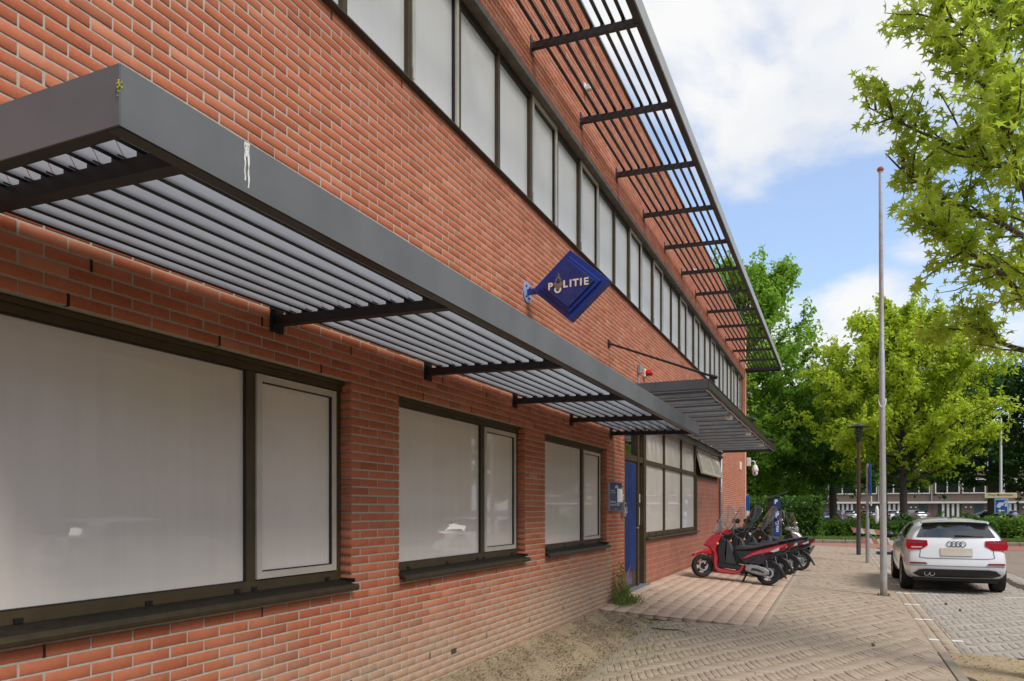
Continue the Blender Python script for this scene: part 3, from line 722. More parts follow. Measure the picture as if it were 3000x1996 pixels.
for y in BRY:
    b = MB(); b.prism([(.012, 2.632), (CXO-.05, 2.600), (CXO-.05, 2.656), (.012, 2.688)], y-.03, y+.03, 'y')
    b.box(0.0015, .014, y-.055, y+.055, 2.588, 2.742); br_o = cpart(b, 'bracket', M['black'], can)
    for dz in (2.61, 2.72): cpart(MB().tube([(.010, y-.035, dz), (.024, y-.035, dz)], .012, 6), 'bolt', M['black'], br_o)
NS = 10; pit = (CXO-.10)/NS
ylims = [CY0+.05]+BRY+[CY1-.01]
for i in range(NS):
    xb = .055+pit*(i+.62); zb = 2.700-.025*xb
    for j in range(len(ylims)-1):
        a, b = ylims[j]+(.003 if j else 0), ylims[j+1]-(.003 if j < len(ylims)-2 else 0)
        if b-a < .05: continue
        hb, wb = .096, .060
        s = MB(); s.prism([(xb, zb), (xb+.004, zb+.001), (xb-wb+.004, zb+hb), (xb-wb, zb+hb)], a, b, 'y')
        so = cpart(s, 'louvre_slat', M['slat'], can)
        cpart(MB().box(xb-.014, xb+.0045, a, b, zb-.0035, zb-.0005), 'lower_lip', M['black'], so)  # black colour stands in for the shade under each slat
    for y in BRY: cpart(MB().box(xb-.03, xb+.002, y-.028, y+.028, zb-.04, zb+.012), 'slat_cleat', M['black'], can)
# bird dropping streaks and the moss in the corner seam
d = MB()
for k, (yy, l, wd) in enumerate(((1.955, .135, .006), (1.972, .155, .007), (1.963, .05, .012))):
    n = 9; z = cz1-.002
    L = [(CXO+.0012, yy-wd*(.5+.3*math.sin(i*2.1+k)), z-l*i/n) for i in range(n+1)]; Rr = [(CXO+.0012, yy+wd*(.5+.3*math.sin(i*1.7+k*2)), z-l*i/n) for i in range(n+1)]
    d.add(L+Rr, [(i, i+1, n+2+i, n+1+i) for i in range(n)])
cpart(d, 'bird_dropping', M['paint'], can)
M['moss'] = pm('yellow_moss', (.42, .36, .04), (.30, .32, .05), 60, .95)
m = MB()
for k in range(30):
    z = cz1-.052-abs(random.gauss(0, .018))-(.045 if k > 38 else 0)
    m.ball((CXO+random.uniform(-.006, .004), CY0+random.uniform(-.006, .008), z), random.uniform(.0018, .0040), 5, 4)
cpart(m, 'moss', M['moss'], can)

# ------------------------------------------------------------------ upper sunshade
aw = thing('roof_sunshade', 'projecting sunshade of dark brown slats above the upper windows', 'sunshade', (0, 0, 6.6))
def apart(mb, name, mat, parent, smooth=False):
    mb.xf(Matrix.Translation((0, 0, -6.6))); return mb.build(name, mat, parent, smooth)
AX = 1.285; ay0, ay1 = 2.2, 28.95
apart(MB().prism([(AX-.06, 6.685), (AX-.006, 6.675), (AX, 6.68), (AX, 6.865), (AX-.05, 6.865), (AX-.05, 6.858), (AX-.008, 6.858), (AX-.008, 6.69), (AX-.06, 6.69)], ay0, ay1, 'y'), 'fascia', M['steel_lt'], aw)
apart(MB().box(AX-.085, AX-.008, ay0, ay1, 6.662, 6.674), 'fascia_flange', M['brownslat'], aw)
ABY = [7.729+1.752*k for k in range(-3, 13)]
for y in ABY:
    b = MB(); b.prism([(.012, 6.70), (AX-.05, 6.655), (AX-.05, 6.725), (.012, 6.77)], y-.028, y+.028, 'y'); b.box(.0015, .014, y-.045, y+.045, 6.64, 6.84)
    bo = apart(b, 'bracket', M['brownslat'], aw)
    for z in (6.665, 6.815): apart(MB().tube([(.012, y, z), (.026, y, z)], .012, 6), 'bolt', M['galv'], bo)
apart(MB().prism([(.012, 6.62), (AX-.05, 6.62), (AX-.05, 6.80), (.012, 6.80)], ay1-.012, ay1, 'y'), 'end_plate', M['black'], aw)
ns = 10
for i in range(ns):
    xb = .13+i*.1175; zb = 6.79-.033*xb
    apart(MB().prism([(xb-.019, zb), (xb+.017, zb-.002), (xb+.020, zb+.008), (xb-.017, zb+.022), (xb-.022, zb+.018)], ay0, ay1-.013, 'y'), 'sunshade_slat', M['brownslat'], aw)
    for y in ABY: 
        if y > 5: apart(MB().box(xb-.02, xb+.02, y-.03, y+.03, zb-.03, zb-.0005), 'slat_cleat', M['brownslat'], aw)

# ------------------------------------------------------------------ entrance canopy
M['slat_e'] = pm('grey_canopy_blade', (.105, .103, .10), (.07, .069, .068), 3, .5)
ec = thing('entrance_canopy', 'ribbed black steel canopy hanging over the entrance with lamps beneath it', 'canopy', (0, 0, 3.1))
def epart(mb, name, mat, parent, smooth=False):
    mb.xf(Matrix.Translation((0, 0, -3.1))); return mb.build(name, mat, parent, smooth)
EX = 1.57; ey0, ey1 = 10.3, 22.28; ez0, ez1 = 3.16, 3.285
# front channel
epart(MB().prism([(EX-.09, ez0), (EX, ez0), (EX, ez0+.012), (EX-.012, ez0+.012), (EX-.012, ez1-.012), (EX, ez1-.012), (EX, ez1), (EX-.09, ez1), (EX-.09, ez1-.012), (EX-.03, ez1-.012), (EX-.03, ez0+.012), (EX-.09, ez0+.012)], ey0, ey1, 'y'), 'front_channel', M['bronze_dark'], ec)
for y in (ey0, ey1-.06):
    epart(MB().prism([(.02, ez0-.002), (EX-.02, ez0-.002), (EX-.02, ez1+.004), (.02, ez1+.004)], y-.004, y+.004 if y < 12 else y+.06, 'y'), 'side_channel', M['steel'] if y < 12 else M['black'], ec)
epart(MB().prism([(.02, 3.02), (.12, 3.02), (.12, 3.035), (.078, 3.035), (.078, 3.145), (.12, 3.145), (.12, 3.155), (.02, 3.155), (.02, 3.145), (.062, 3.145), (.062, 3.035), (.02, 3.035)], ey0+.6, ey1, 'y'), 'wall_beam', M['bronze_dark'], ec)
# open blades across the canopy with a thin purlin between each pair
y = ey0+.06; k = 0
while y < ey1-.3:
    zb = ez0+.010
    for (dy, z1, hb, nm) in ((0, zb, .050, 'canopy_blade'), (.40, zb+.030, .020, 'thin_blade')):
        bo = epart(MB().prism([(y+dy, z1), (y+dy+.004, z1+.001), (y+dy+.034, z1+hb), (y+dy+.030, z1+hb+.002)], .03, EX-.032, 'x'), nm, M['slat_e'], ec)
        epart(MB().box(.03, EX-.033, y+dy-.002, y+dy+.03, z1-.004, z1-.001), 'lower_lip', M['black'], bo)  # lip coloured black as the shade beneath the blade edge
        epart(MB().prism([(y+dy+.06, z1+hb-.02), (y+dy+.064, z1+hb-.02), (y+dy+.12, zb+.112), (y+dy+.116, zb+.112)], .03, EX-.033, 'x'), 'gap_shade_blade', M['black'], bo)  # black strip added so the gap above the blade reads dark
    y += .74; k += 1
for k in range(7): epart(MB().box(.125, .19, ey0+1.2+k*1.6, ey0+1.32+k*1.6, 3.12, 3.158), 'beam_clip', M['galv'], ec)
def bulk(y):
    l = thing('canopy_lamp', '', 'lamp', (EX-.14, y, 3.1), 0, 'bulkhead lamps under the entrance canopy')
    MB().cbox(-.055, .055, -.16, .16, .045, .075, .01).build('lamp_base', M['galv'], l)
    b = MB(); b.prism([(-.15, -.045), (-.06, -.058), (.06, -.058), (.15, -.045), (.15, .045), (.06, .058), (-.06, .058), (-.15, .045)], -.02, .045, 'z', .018)
    b.xf(Matrix.Rotation(R(90), 4, 'Z')); b.build('diffuser', M['white'], l, 40); return l
for y, lb in ((13.35, 'white bulkhead lamp under the entrance canopy, nearest the viewer'), (16.35, 'white bulkhead lamp under the entrance canopy, middle of three'), (19.3, 'white bulkhead lamp under the entrance canopy, nearest the far end')):
    bulk(y)['label'] = lb
cb = [(EX-.05, ey0+.05+i*.25, 3.142+.010*math.sin(i*1.3)) for i in range(47)]
tag(MB().tube(cb, .008, 6).build('lamp_cable', M['white'], None, True), 'thin pale cable running along the front channel of the entrance canopy', 'cable')
for y in (10.8, 16.3, 21.6):
    t = MB(); t.tube([(.01, y, 4.01), (EX-.03, y, 3.40)], .017, 8); t.tube([(EX-.07, y, 3.415), (EX+.03, y, 3.378)], .026, 8)
    t.box(EX-.08, EX-.02, y-.012, y+.012, ez1, 3.42); t.box(0.001, .02, y-.05, y+.05, 3.96, 4.06)
    epart(t, 'tie_rod', M['black'], ec, 35)

# ------------------------------------------------------------------ projecting police sign
sg = thing('police_sign', 'blue diamond shaped police sign on a round wall plate', 'sign', (.53, 7.587, 3.917))
def dia(a, b, y0, y1, ch): return MB().prism([(-a, 0), (0, -b), (a, 0), (0, b)], y0, y1, 'y', ch)
dia(.438, .384, -.055, .055, .004).build('sign_frame', M['blue'], sg)
dia(.350, .306, -.092, .092, .006).build('sign_step', M['blue'], sg)
dia(.292, .255, -.125, .125, .005).build('sign_face', M['blue_face'], sg)
MB().box(-.535, -.40, -.02, .02, -.03, .03).build('sign_arm', M['blue'], sg)
p = MB().lathe([(.115, -.530), (.115, -.519), (.112, -.517)], (0, 0, 0), 'x', 28); p.build('wall_plate', pm('pale_blue_plate', (.22, .30, .52), None, 5, .4), sg, 30)
for a in (.9, 2.2, 4.0, 5.4): MB().lathe([(.011, -.52), (.011, -.506)], (0, .075*math.cos(a), .075*math.sin(a)), 'x', 6).build('bolt', M['cap'], sg)
FYs = -.1275
cu_x = -.205
def letter(ch, x, z, size=.105): text(ch, size, M['cream'], sg, M_south(x, FYs, z), 'letter', .002, .0035)
letter('P', -.200, -.012)
for ch, x in (('L', -.030), ('I', .030), ('T', .088), ('I', .146), ('E', .204)): letter(ch, x, -.005)
o_ = MB(); n = 24; ra, rb = .040, .021; a0, a1 = R(148), R(392)
vs = [(-.115+r*math.cos(a0+(a1-a0)*i/n), FYs+dy, -.050+r*math.sin(a0+(a1-a0)*i/n)) for dy in (-.002, .002) for r in (ra, rb) for i in range(n+1)]
q = n+1; fs = []
for i in range(n): fs += [(i, i+1, q+i+1, q+i), (2*q+i, 2*q+i+1, 3*q+i+1, 3*q+i), (i, i+1, 2*q+i+1, 2*q+i), (q+i, q+i+1, 3*q+i+1, 3*q+i)]
o_.add(vs, fs); o_.build('letter', M['cream'], sg)
def flat(pts, dx, dz, sc_, mat, par, nm, y=FYs): return MB().prism([(dx+a*sc_, dz+b*sc_) for a, b in pts], y-.002, y+.002, 'y').build(nm, mat, par)
flat([(0, -.05), (.05, 0), (.052, .035), (.03, .045), (.0, .02), (-.03, .045), (-.052, .035), (-.05, 0)], -.110, -.012, 1.0, M['flame'], sg, 'emblem')
flat([(-.03, .045), (-.028, .075), (-.005, .10), (.002, .125), (.004, .14), (.014, .12), (.010, .10), (.022, .085), (.034, .07), (.030, .05), (.014, .045), (.018, .06), (.006, .075), (-.012, .085), (-.01, .06), (-.018, .048)], -.110, -.010, 1.0, M['flame'], sg, 'emblem_flame')

# ------------------------------------------------------------------ small things on the wall
bc = thing('alarm_beacon', 'red alarm lamp on a cream base on the brick wall', 'lamp', (0, 13.0, 3.93))
MB().cbox(.002, .05, -.055, .055, -.075, .075, .012).build('base', M['cream'], bc)
MB().lathe([(.055, .05), (.052, .15), (.045, .165), (.02, .17)], (0, 0, 0), 'x', 18).build('red_lens', M['red_lamp'], bc, 40)
jb = thing('junction_box', 'grey junction box beside the red alarm lamp', 'box', (0, 12.6, 3.93)); MB().cbox(.002, .06, -.045, .045, -.08, .08, .008).build('box_body', M['galv'], jb); MB().cbox(.0605, .068, -.038, .038, -.07, .07, .003).build('lid', M['galv'], jb)
ib = thing('information_board', 'dark blue police information board with a white paper taped on it', 'sign', (0, 11.10, 1.70))
MB().cbox(.004, .03, -.34, .33, -.215, .215, .004).build('board', pm('board_blue', (.022, .035, .12), (.028, .042, .14), 8, .3, coat=.3), ib)
f = MB(); frame_rect(f, .002, .034, -.35, .34, -.225, .225, .009, .009, .009); f.build('board_frame', M['galv'], ib)
MB().box(.0365, .039, .04, .345, -.085, .125).build('taped_paper', M['paper'], ib)
flat_w = lambda y0, y1, z0, z1, nm, mt: MB().box(.0305, .0325, y0, y1, z0, z1).build(nm, mt, ib)
M['pl'] = pm('pale_print', (.55, .57, .63), None, 5, .6)
text('politie', .075, M['pl'], ib, M_wall(.0312, .03, .155), 'lettering', .0006, .002)
for (a, b, z) in ((-.29, -.06, .085), (-.29, -.02, .055), (.02, .24, -.105), (.02, .19, -.122), (.02, .23, -.139), (-.1, .1, -.197)): flat_w(a, b, z, z+.007, 'print_line', M['pl'])
for k in range(4): flat_w(-.30+k*.08, -.26+k*.08, -.095, -.07, 'pictogram', M['pl']); flat_w(-.30+k*.08, -.265+k*.08, -.14, -.118, 'pictogram', M['pl'])
for (a, b, z) in ((.07, .20, .09), (.07, .24, .03)): MB().box(.0392, .0397, a, b, z, z+.006).build('print_line', M['pl'], ib)
bp = thing('bell_push', 'small cream bell push right of the blue information board', 'bell', (0, 11.52, 1.70)); MB().cbox(.002, .035, -.035, .045, -.045, .045, .008).build('housing', M['cream'], bp); MB().cbox(.0352, .042, -.018, .025, -.022, .022, .003).build('button', M['galv'], bp)
ip = thing('intercom', 'tall narrow steel intercom panel left of the blue door', 'intercom', (0, 11.57, 1.50)); MB().cbox(.002, .055, -.07, .06, -.115, .115, .006).build('housing', M['galv'], ip); MB().cbox(.0552, .060, -.03, .03, .04, .09, .002).build('speaker_panel', M['cap'], ip)
for k in range(2): MB().cbox(.0552, .062, -.02, .02, -.06+k*.05, -.03+k*.05, .003).build('button', M['white'], ip)
lp = thing('key_lock_box', 'dark key lock box mounted on the entrance door frame', 'lock', (ex+.032, 11.785, 1.49)); MB().cbox(0, .04, -.05, .04, -.085, .085, .006).build('housing', M['bronze_dark'], lp)
for k in (-.045, -.02, .03): MB().cbox(.0402, .046, -.025, .02, k, k+.012, .002).build('key_slot', M['white'], lp)
def floodcam(y, z, lab):
    t = thing('wall_camera', lab, 'camera', (0, y, z)); MB().cbox(.002, .03, -.05, .05, -.06, .06, .006).build('mount', M['white'], t); MB().cbox(.03, .11, -.035, .035, -.045, .03, .012).build('camera_body', M['white'], t); MB().lathe([(.022, .11), (.02, .118)], (0, 0, -.008), 'x', 12).build('lens', M['cap'], t)
floodcam(9.62, 7.25, 'small white camera on the brick above the sunshade, nearer one'); floodcam(17.9, 7.2, 'small white camera on the brick above the sunshade, farther one')
dc = thing('dome_camera', 'white dome security camera on a bracket at the building corner', 'camera', (0, 29.15, 2.9))
MB().cbox(.002, .16, .02, .10, .24, .56, .02).build('mount_box', M['white'], dc)
MB().tube([(.16, .06, .42), (.27, .06, .43), (.31, .06, .38), (.32, .06, .30)], .024, 10).build('arm', M['white'], dc, True)
MB().lathe([(.035, .31), (.07, .28), (.115, .14), (.12, .08), (.105, .06)], (.32, .06, -.02), 'z', 20).build('dome_cover', M['white'], dc, 50)
MB().lathe([(.095, .06), (.095, -.03), (.08, -.08), (.035, -.10)], (.32, .06, -.02), 'z', 20).build('camera_head', M['white'], dc, 50)
MB().lathe([(.035, -.095), (.03, -.11)], (.32, .06, -.03), 'y', 14).build('lens', M['cap'], dc)
hn = thing('wall_plaque', 'small cream plaque high on the brick near the far corner', 'plaque', (0, 27.2, 3.05)); MB().cbox(.002, .04, -.22, .22, -.14, .14, .01).build('plate', M['cream'], hn); MB().cbox(.0402, .046, -.12, .12, -.07, .07, .006).build('raised_panel', M['white'], hn)
cs = thing('corner_sign', 'blue sign with white plate below seen edge-on at the building corner', 'sign', (.0, 29.0, 1.55))
MB().cbox(.002, .14, .0, .03, -.05, .45, .008).build('blue_plate', M['sign_blue'], cs); MB().cbox(.002, .14, .0, .03, -.30, -.10, .006).build('white_plate', M['white'], cs)
MB().box(.0, .05, .03, .06, -.25, .4).build('sign_bracket', M['galv'], cs)

# ------------------------------------------------------------------ poles, signs, street furniture
fp = thing('flag_pole', 'tall grey tapered flag pole with orange ball on top at the kerb line', 'flag pole', (3.96, 15.46, G(3.96)))
H = 7.95
def pole_mat():
    t = NT('pole_grey'); sp = t.n('ShaderNodeSeparateXYZ', {0: t.pos()}); z = sp.outputs[2]
    rust = t.math('MULTIPLY', t.math('MULTIPLY', t.ramp(t.math('DIVIDE', z, 10), .50, .515), t.ramp(t.math('DIVIDE', z, 10), .70, .72, (1,1,1), (0,0,0))), t.ramp(t.noise(5, 5, .7, None), .34, .66))
    c = t.mix(t.math('MULTIPLY', rust, .8), (.45, .44, .42), (.33, .20, .13)); c = t.mix(t.ramp(t.noise(11, 5), .45, .75), c, (.36, .35, .33))
    foot = t.ramp(t.math('ADD', z, t.math('MULTIPLY', t.noise(14, 4), .3)), .05, .35, (1,1,1), (0,0,0)); c = t.mix(t.math('MULTIPLY', foot, .7), c, (.17, .12, .08))
    return t.pbr(Base_Color=c, Roughness=.42, Metallic=.25)
M['pole'] = pole_mat()
lean = -.055
def px_(h): return (lean*h/H*1.0, .02*h/H, h)
hs_ = [0, .6, 1.5, 3.0, 4.6, 4.62, 6.2, H]; rs_ = [.062, .060, .057, .053, .049, .043, .038, .031]
MB().tube([px_(h) for h in hs_], rs_, 16).build('pole_shaft', M['pole'], fp, 40)
MB().ball((lean, .02, H+.05), (.060, .060, .055), 14, 10).build('finial_ball', M['rust'], fp, True)
MB().lathe([(.04, 0), (.04, .02)], (lean, .02, H-.005), 'z', 12).build('pole_cap', M['pole'], fp)
MB().cbox(-.11, .11, -.11, .11, -.02, .012, .004).build('base_plate', M['steel'], fp)
for sx in (-1, 1):
    for sy in (-1, 1): MB().lathe([(.014, .012), (.014, .035)], (sx*.085, sy*.085, 0), 'z', 6).build('anchor_bolt', M['rust'], fp)
MB().tube([(px_(3.6)[0]+.06*math.cos(a)*1.05, .06*math.sin(a), 3.68-.16*max(0, -math.sin(a))) for a in np.linspace(0, 2*PI, 20)], .009, 6).build('halyard_ring', M['white'], fp, True)
tb = [(px_(h)[0]-.085-.02*math.sin(h*1.2), -.03, h) for h in (1.35, 1.42, 1.6, 1.68)]
MB().tube(tb, [.02, .034, .034, .015], 10).build('halyard_weight', M['white'], fp, True)

lpst = thing('street_lamp', 'brown street lamp with a flat dark disc hood', 'street lamp', (3.85, 28.9, G(3.85)))
M['lampbrown'] = pm('lamp_brown', (.075, .030, .018), (.062, .026, .016), 6, .5); M['lampgrey'] = pm('lamp_foot_grey', (.05, .052, .055), None, 4, .6)
MB().tube([(0, 0, 0), (0, 0, 1.25)], .075, 14).build('foot_sleeve', M['lampgrey'], lpst, 40); MB().tube([(0, 0, 1.25), (0, 0, 4.0)], [.070, .055], 14).build('post', M['lampbrown'], lpst, 40)
MB().lathe([(.06, 4.0), (.09, 4.06), (.09, 4.12), (.13, 4.16), (.13, 4.20)], (0, 0, 0), 'z', 18).build('collar', M['black'], lpst, 40)
MB().lathe([(.10, 4.2), (.10, 4.5)], (0, 0, 0), 'z', 16).build('glass_cylinder', M['smoke'], lpst, True)
for k in range(6):
    a = k*PI/3; MB().tube([(.12*math.cos(a), .12*math.sin(a), 4.19), (.12*math.cos(a), .12*math.sin(a), 4.52)], .012, 6).build('cage_bar', M['black'], lpst)
for z in (4.28, 4.36): MB().lathe([(.11, z), (.135, z), (.135, z+.015), (.11, z+.015)], (0, 0, 0), 'z', 18).build('cage_ring', M['black'], lpst)
MB().lathe([(.14, 4.50), (.36, 4.52), (.375, 4.535), (.36, 4.55), (.20, 4.58), (.17, 4.62), (.05, 4.64)], (0, 0, 0), 'z', 28).build('hood', M['black'], lpst, 40)

bs = thing('parking_sign_post', 'grey post carrying a blue sign seen edge-on beside the lamp post', 'sign', (4.0, 24.85, G(4)))
MB().tube([(0, 0, 0), (0, 0, 1.35)], .055, 12).build('lower_post', M['galv'], bs, 40); MB().tube([(0, 0, 1.35), (0, 0, 3.0)], .036, 12).build('upper_post', M['galv'], bs, 40)
MB().cbox(.065, .10, -.29, .29, 2.05, 2.98, .012).build('blue_plate', M['sign_blue'], bs); MB().cbox(.085, .115, -.2, .2, 1.72, 2.02, .006).build('white_plate', M['white'], bs)
for z in (1.75, 1.98, 2.15, 2.85): MB().lathe([(.05, 0), (.05, .03)], (0, 0, z), 'z', 10).build('clamp', M['galv'], bs); MB().box(0, .09, -.012, .012, z, z+.03).build('clamp_arm', M['galv'], bs)

pmach = thing('parking_meter', 'dark grey parking ticket machine with blue P panels behind the scooters', 'parking meter', (1.34, 25.3, -.05), R(16))
MB().cbox(-.17, .17, -.13, .13, 0, 1.50, .015).build('cabinet', pm('meter_grey', (.075, .068, .062), (.06, .055, .05), 5, .5), pmach)
MB().cbox(-.08, .10, -.139, -.131, .72, 1.49, .003).build('blue_panel', pm('meter_blue', (.006, .06, .28), None, 5, .35), pmach)
MB().prism([(-.27, 1.86), (-.24, 1.52), (-.20, 1.50), (.14, 1.50), (.14, 1.88), (.10, 1.97)], -.12, .12, 'y', .01).build('head', M['cap'], pmach)
MB().prism([(-.11, 1.89), (-.13, 1.72), (-.05, 1.60), (.11, 1.57), (.11, 1.93)], -.127, -.121, 'y').build('head_panel', pm('meter_blue_dark', (.01, .04, .13), None, 5, .3), pmach)
MB().prism([(-.30, 1.87), (.36, 2.10), (.37, 2.13), (-.30, 1.91)], -.2, .2, 'y', .008).build('solar_roof', M['cap'], pmach)
text('P', .19, M['white'], pmach, M_south(-.02, -.1295, 1.80), 'lettering', .001, .008); text('P', .21, M['white'], pmach, M_south(.01, -.1415, 1.37), 'lettering', .001, .009)
text('9204', .105, M['white'], pmach, M_south(.015, -.1405, .93) @ Matrix.Rotation(R(-90), 4, 'Z'), 'lettering', .001, .003)
fr_ = MB(); frame_rect(fr_, -.005, .005, -.045, .045, 1.07, 1.19, .016, .016, .016); fr_.xf(Matrix.Translation((.01, -.1415, 0)) @ Matrix.Rotation(R(90), 4, 'Z')); fr_.build('card_symbol', M['white'], pmach)
MB().tube([(.18, 0, 1.52), (.23, -.02, 1.50), (.25, -.04, 1.35), (.22, -.05, 1.2)], .022, 8).build('cable_arm', M['steel'], pmach, True)

sn = thing('street_name_sign', 'white pole with cream street name plate and blue arrow sign', 'sign', (11.3, 47.5, .35))
MB().tube([(0, 0, -.4), (0, 0, 6.1)], [.085, .055], 12).build('post', M['white'], sn, 40)
MB().cbox(-.78, .72, -.13, -.085, 1.76, 2.05, .03).build('name_plate', pm('name_plate_cream', (.74, .60, .34), None, 5, .5), sn)
text('Prins Mauritslaan', .165, M['ink'], sn, M_south(-.03, -.1325, 1.94), 'lettering', .001, .001)
MB().cbox(-.31, .32, -.125, -.09, .92, 1.73, .02).build('sign_border', pm('sign_border', (.42, .58, .82), None, 5, .4), sn)
MB().cbox(-.265, .275, -.131, -.124, .965, 1.685, .01).build('blue_plate', M['sign_blue'], sn)
hand = [(-.23, 1.32), (-.13, 1.22), (-.06, 1.25), (.04, 1.37), (.12, 1.36), (.10, 1.44), (.16, 1.50), (.08, 1.53), (-.08, 1.53), (-.15, 1.47)]
for nm, pts in (('hand_symbol', hand), ('arrow_symbol', [(-.17, 1.09), (-.04, 1.00), (-.03, 1.06), (.15, 1.06), (.18, 1.09), (.15, 1.12), (-.03, 1.12), (-.04, 1.18)]), ('slot_symbol', [(.16, 1.30), (.25, 1.30), (.25, 1.64), (.20, 1.64), (.10, 1.54), (.13, 1.52), (.18, 1.56), (.18, 1.42), (.15, 1.38)])):
    MB().prism(pts, -.136, -.132, 'y').build(nm, M['white'], sn)
# road-works barrier tipped over behind the lamp post
rb = thing('works_barrier', 'tilted red and white striped plank barrier by the lamp post', 'barrier', (4.35, 29.6, -.12), R(12)); rb.scale = (.72, .72, .80)
M['faded_red'] = pm('faded_red', (.36, .12, .085), (.42, .18, .13), 12, .7); M['dirty_white'] = pm('dirty_white', (.58, .54, .48), (.48, .44, .38), 12, .7)
def plank(z, x0, x1, dz):
    n = 6
    for k in range(n):
        a, b = x0+(x1-x0)*k/n, x0+(x1-x0)*(k+1)/n; s = .12
        MB().prism([(a+s-.06, z+.0-dz*k/n), (b+s-.06, z-dz*(k+1)/n), (b-.06, z+.24-dz*(k+1)/n), (a-.06, z+.24-dz*k/n)], -.03, .0, 'y').build('plank_stripe', M['faded_red'] if k % 2 == 0 else M['dirty_white'], rb)
plank(.98, -1.0, .62, .14); plank(.52, -.55, .95, .12)
for pts in ([(-.35, .06, 1.05), (.25, .10, .55), (.75, .12, .02)], [(.45, .06, 1.0), (.95, .10, .4), (1.25, .12, .02)], [(.2, .12, .28), (1.45, .1, .12)]):
    MB().tube(pts, .028, 8).build('barrier_leg', M['galv'], rb, True)
MB().cbox(.25, 1.35, -.1, .5, .01, .12, .02).build('foot_block', M['cap'], rb)
wb = thing('bollard', 'white and red striped bollard partly behind the flag pole', 'bollard', (7.3, 36.2, -.12)) if False else None
# ------------------------------------------------------------------ scooters
M['tyre'] = pm('tyre_rubber', (.012, .012, .012), (.018, .017, .016), 30, .85, 0, .2, 90)
M['seat'] = pm('seat_vinyl', (.030, .031, .033), (.040, .041, .043), 18, .55, 0, .15, 220)
M['plast'] = pm('black_plastic', (.012, .012, .013), (.018, .018, .019), 20, .45)
M['scred'] = pm('red_paint', (.42, .006, .014), (.36, .005, .012), 4, .3, 0, coat=.8, coatr=.06)
M['scblack'] = pm('black_paint', (.008, .008, .009), None, 4, .3, 0, coat=.8, coatr=.06)
M['scsilver'] = pm('silver_beige_paint', (.44, .40, .37), None, 4, .35, .4, coat=.6, coatr=.1)
M['scwhite'] = pm('white_paint_gloss', (.72, .72, .71), None, 4, .3, 0, coat=.8, coatr=.06)
M['alloy'] = pm('engine_alloy', (.36, .34, .32), (.28, .265, .25), 16, .38, .7)
M['chrome'] = pm('chrome', (.72, .72, .72), None, 5, .12, 1)
M['orange'] = pm('orange_lens', (.72, .22, .01), None, 5, .25, coat=.6)
M['redlens'] = pm('red_lens', (.42, .002, .005), (.30, .0012, .003), 30, .4, spec=.08, coat=.12, coatr=.05)
M['clearlens'] = pm('clear_lens', (.50, .47, .44), None, 5, .15, coat=.8)

def wheel(par, x, z, r, w, spokes=5, rim='plast', disc=True, T=Matrix()):
    t = MB(); n = 30; prof = [(r*.70, -w*.36), (r*.86, -w*.5), (r*.95, -w*.42), (r, -w*.15), (r, w*.15), (r*.95, w*.42), (r*.86, w*.5), (r*.70, w*.36)]
    vs = [(x+q*math.cos(2*PI*k/n), h, z+q*math.sin(2*PI*k/n)) for (q, h) in prof for k in range(n)]; m = len(prof)
    t.add(vs, [(i*n+k, i*n+(k+1) % n, ((i+1) % m)*n+(k+1) % n, ((i+1) % m)*n+k) for i in range(m) for k in range(n)])
    wo = t.xf(T).build('wheel', M['tyre'], par, 50)
    rm = MB(); prof = [(r*.62, -w*.34), (r*.705, -w*.37), (r*.705, w*.37), (r*.62, w*.34)]; vs = [(x+q*math.cos(2*PI*k/n), h, z+q*math.sin(2*PI*k/n)) for (q, h) in prof for k in range(n)]
    rm.add(vs, [(i*n+k, i*n+(k+1) % n, ((i+1) % 4)*n+(k+1) % n, ((i+1) % 4)*n+k) for i in range(4) for k in range(n)])
    for k in range(spokes):
        a = 2*PI*k/spokes+.3; c, s_ = math.cos(a), math.sin(a); sw = r*(.075 if spokes < 8 else .03)
        rm.prism([(x+c*r*.12-s_*sw*1.3, z+s_*r*.12+c*sw*1.3), (x+c*r*.64-s_*sw, z+s_*r*.64+c*sw), (x+c*r*.64+s_*sw, z+s_*r*.64-c*sw), (x+c*r*.12+s_*sw*1.3, z+s_*r*.12-c*sw*1.3)], -w*.22, w*.22, 'y')
    rm.lathe([(r*.2, -w*.4), (r*.2, w*.4)], (x, 0, z), 'y', 14); rm.xf(T).build('rim', M[rim], wo, 40)
    if disc: MB().lathe([(r*.30, -w*.50), (r*.45, -w*.50), (r*.45, -w*.46), (r*.30, -w*.46), (r*.30, -w*.50)], (x, 0, z), 'y', 22, False).xf(T).build('brake_disc', M['galv'], wo)
    return wo

